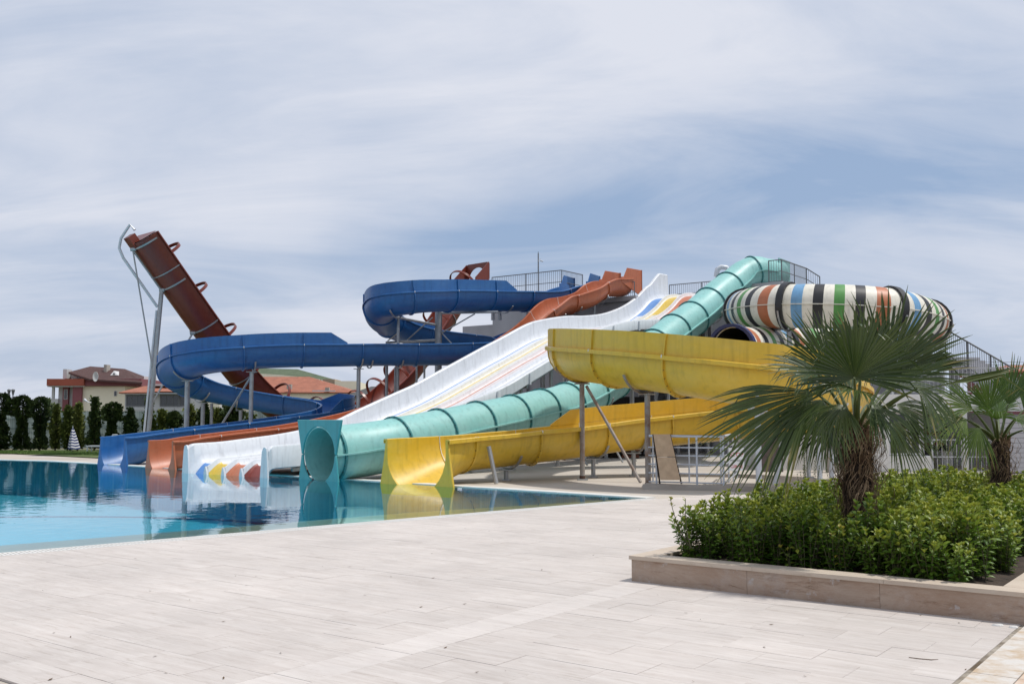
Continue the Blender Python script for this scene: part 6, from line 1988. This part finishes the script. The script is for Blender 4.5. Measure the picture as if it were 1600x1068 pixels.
# columnar trees along the fence
def column_mesh(seedv, H, Rw, n, style, m):
    rng = random.Random(seedv); vs = []; fs = []; ages = []
    lobes = [(rng.uniform(.0, 1), rng.random()*6.28, rng.uniform(.5, 1)) for _ in range(14)]
    for i in range(n):
        f = rng.random()
        if style == 'top':      # clipped head over a thinner body
            pr = (1.0 if f > .62 else .55 + .25*math.sin(f*9+seedv)) * (math.sqrt(max(0, 1-((f-.8)/.2)**2)) if f > .8 else 1)
            if .5 < f < .62: pr *= .7
        elif style == 'cone': pr = (1-f)**.6*(.8+.3*math.sin(f*14+seedv)) + .08
        else: pr = (math.sin(math.pi*min(1, f*.9+.12))**.5)*(.75+.3*math.sin(f*11+seedv))
        w = rng.random()*6.28; 
        bump = 1 + .25*math.sin(w*3 + f*17 + seedv) + .15*math.sin(w*5 - f*29)
        r = Rw*pr*bump*rng.uniform(.12, 1.0)**.5
        p = Vector((math.cos(w)*r, math.sin(w)*r, .12 + f*(H-.12)))
        if style != 'top' and rng.random() < .05: p += Vector((math.cos(w)*.12, math.sin(w)*.12, .1))
        d = Vector((math.cos(w)*rng.uniform(.2,1), math.sin(w)*rng.uniform(.2,1), rng.uniform(-.2,1)))
        L = rng.uniform(.10, .20)
        dd = d.normalized(); s = dd.orthogonal().normalized()*L*.42; b = len(vs)
        vs += [p, p + dd*L*.5 - s, p + dd*L, p + dd*L*.5 + s]; fs.append((b, b+1, b+2, b+3)); ages += [rng.random()**3*.8 + (.2 if r > Rw*pr*.9 else 0)]*4
    me = bpy.data.meshes.new('crown'); me.from_pydata([tuple(v) for v in vs], [], fs); me.materials.append(m)
    a_ = me.attributes.new('age', 'FLOAT', 'POINT'); a_.data.foreach_set('value', ages)
    return me
def trunk_mesh(H):
    mb = MB(); mb.path([(0,0,-.03), (.03,0,H*.35), (-.02,.02,H*.7), (0,0,H*.92)], [.045,.035,.025,.01], 6)
    me = bpy.data.meshes.new('trunk'); me.from_pydata([tuple(v) for v in mb.v], [], mb.f); me.materials.append(M['bark']); return me
TMs = {}
tr_specs = [(-28,612,17,'top','column'),(0,616,16,'top','column'),(33,620,14,'top','column'),(62,622,15,'top','column'),(86,634,9,'mid','columny'),(105,636,8,'mid','columny'),(121,631,9,'cone','columny'),
 (147,622,11,'cone','column'),(174,631,14,'top','column'),(203,639,10,'mid','column'),(231,622,9,'mid','columny'),(252,642,8,'mid','columny'),(271,645,10,'top','column'),(296,633,12,'mid','columny'),(318,630,12,'mid','column'),(338,640,14,'mid','columny'),(361,634,17,'top','column'),(392,650,14,'mid','columny'),(420,658,14,'mid','columny'),(445,660,12,'mid','column'),(470,664,14,'top','column'),(500,664,14,'mid','column')]
cols_lab = {'top': 'dark clipped columnar tree', 'mid': 'loose olive green columnar tree', 'cone': 'slim pointed conifer like tree'}
ordw = ['cut by the left picture edge', 'at the far left before the fence', 'second from the left, beside the twin lamp', 'third clipped one, left of the maroon house', 'in front of the white balcony', 'left of the closed parasol', 'behind the closed parasol', 'in front of the utility pole', 'before the cream house wall', 'left of the leaning steel mast', 'behind the leaning steel mast', 'small, right of the leaning mast', 'low and round, before the white house', 'left of the thick blue slide post', 'right of the thick blue slide post', 'before the white cladding boards', 'under the blue return loop', 'under the blue loop right of the post', 'just above the blue final run', 'low behind the blue final run', 'behind the blue final run at its upper end', 'farthest right behind the blue final run']
for i, (px, pyt, hw_, sty, mm) in enumerate(tr_specs):
    d = 49.9 + (px/500)*4.2
    H = zpx(pyt, d); Rw = hw_/FPX*d*(.92 if sty == 'top' else .80)
    root = empty('columnar_tree', at(px, 700, d) * 1.0, random.random()*6.28, cols_lab[sty] + ' ' + ordw[i], 'tree', 'columnar trees along the fence')
    root.location.z = 0
    cr_ = bpy.data.objects.new('crown', column_mesh(200+i, H, Rw, 3600 if sty == 'top' else 2000, sty, M[mm])); COL.objects.link(cr_); cr_.parent = root
    tk = bpy.data.objects.new('trunk', trunk_mesh(H)); COL.objects.link(tk); tk.parent = root
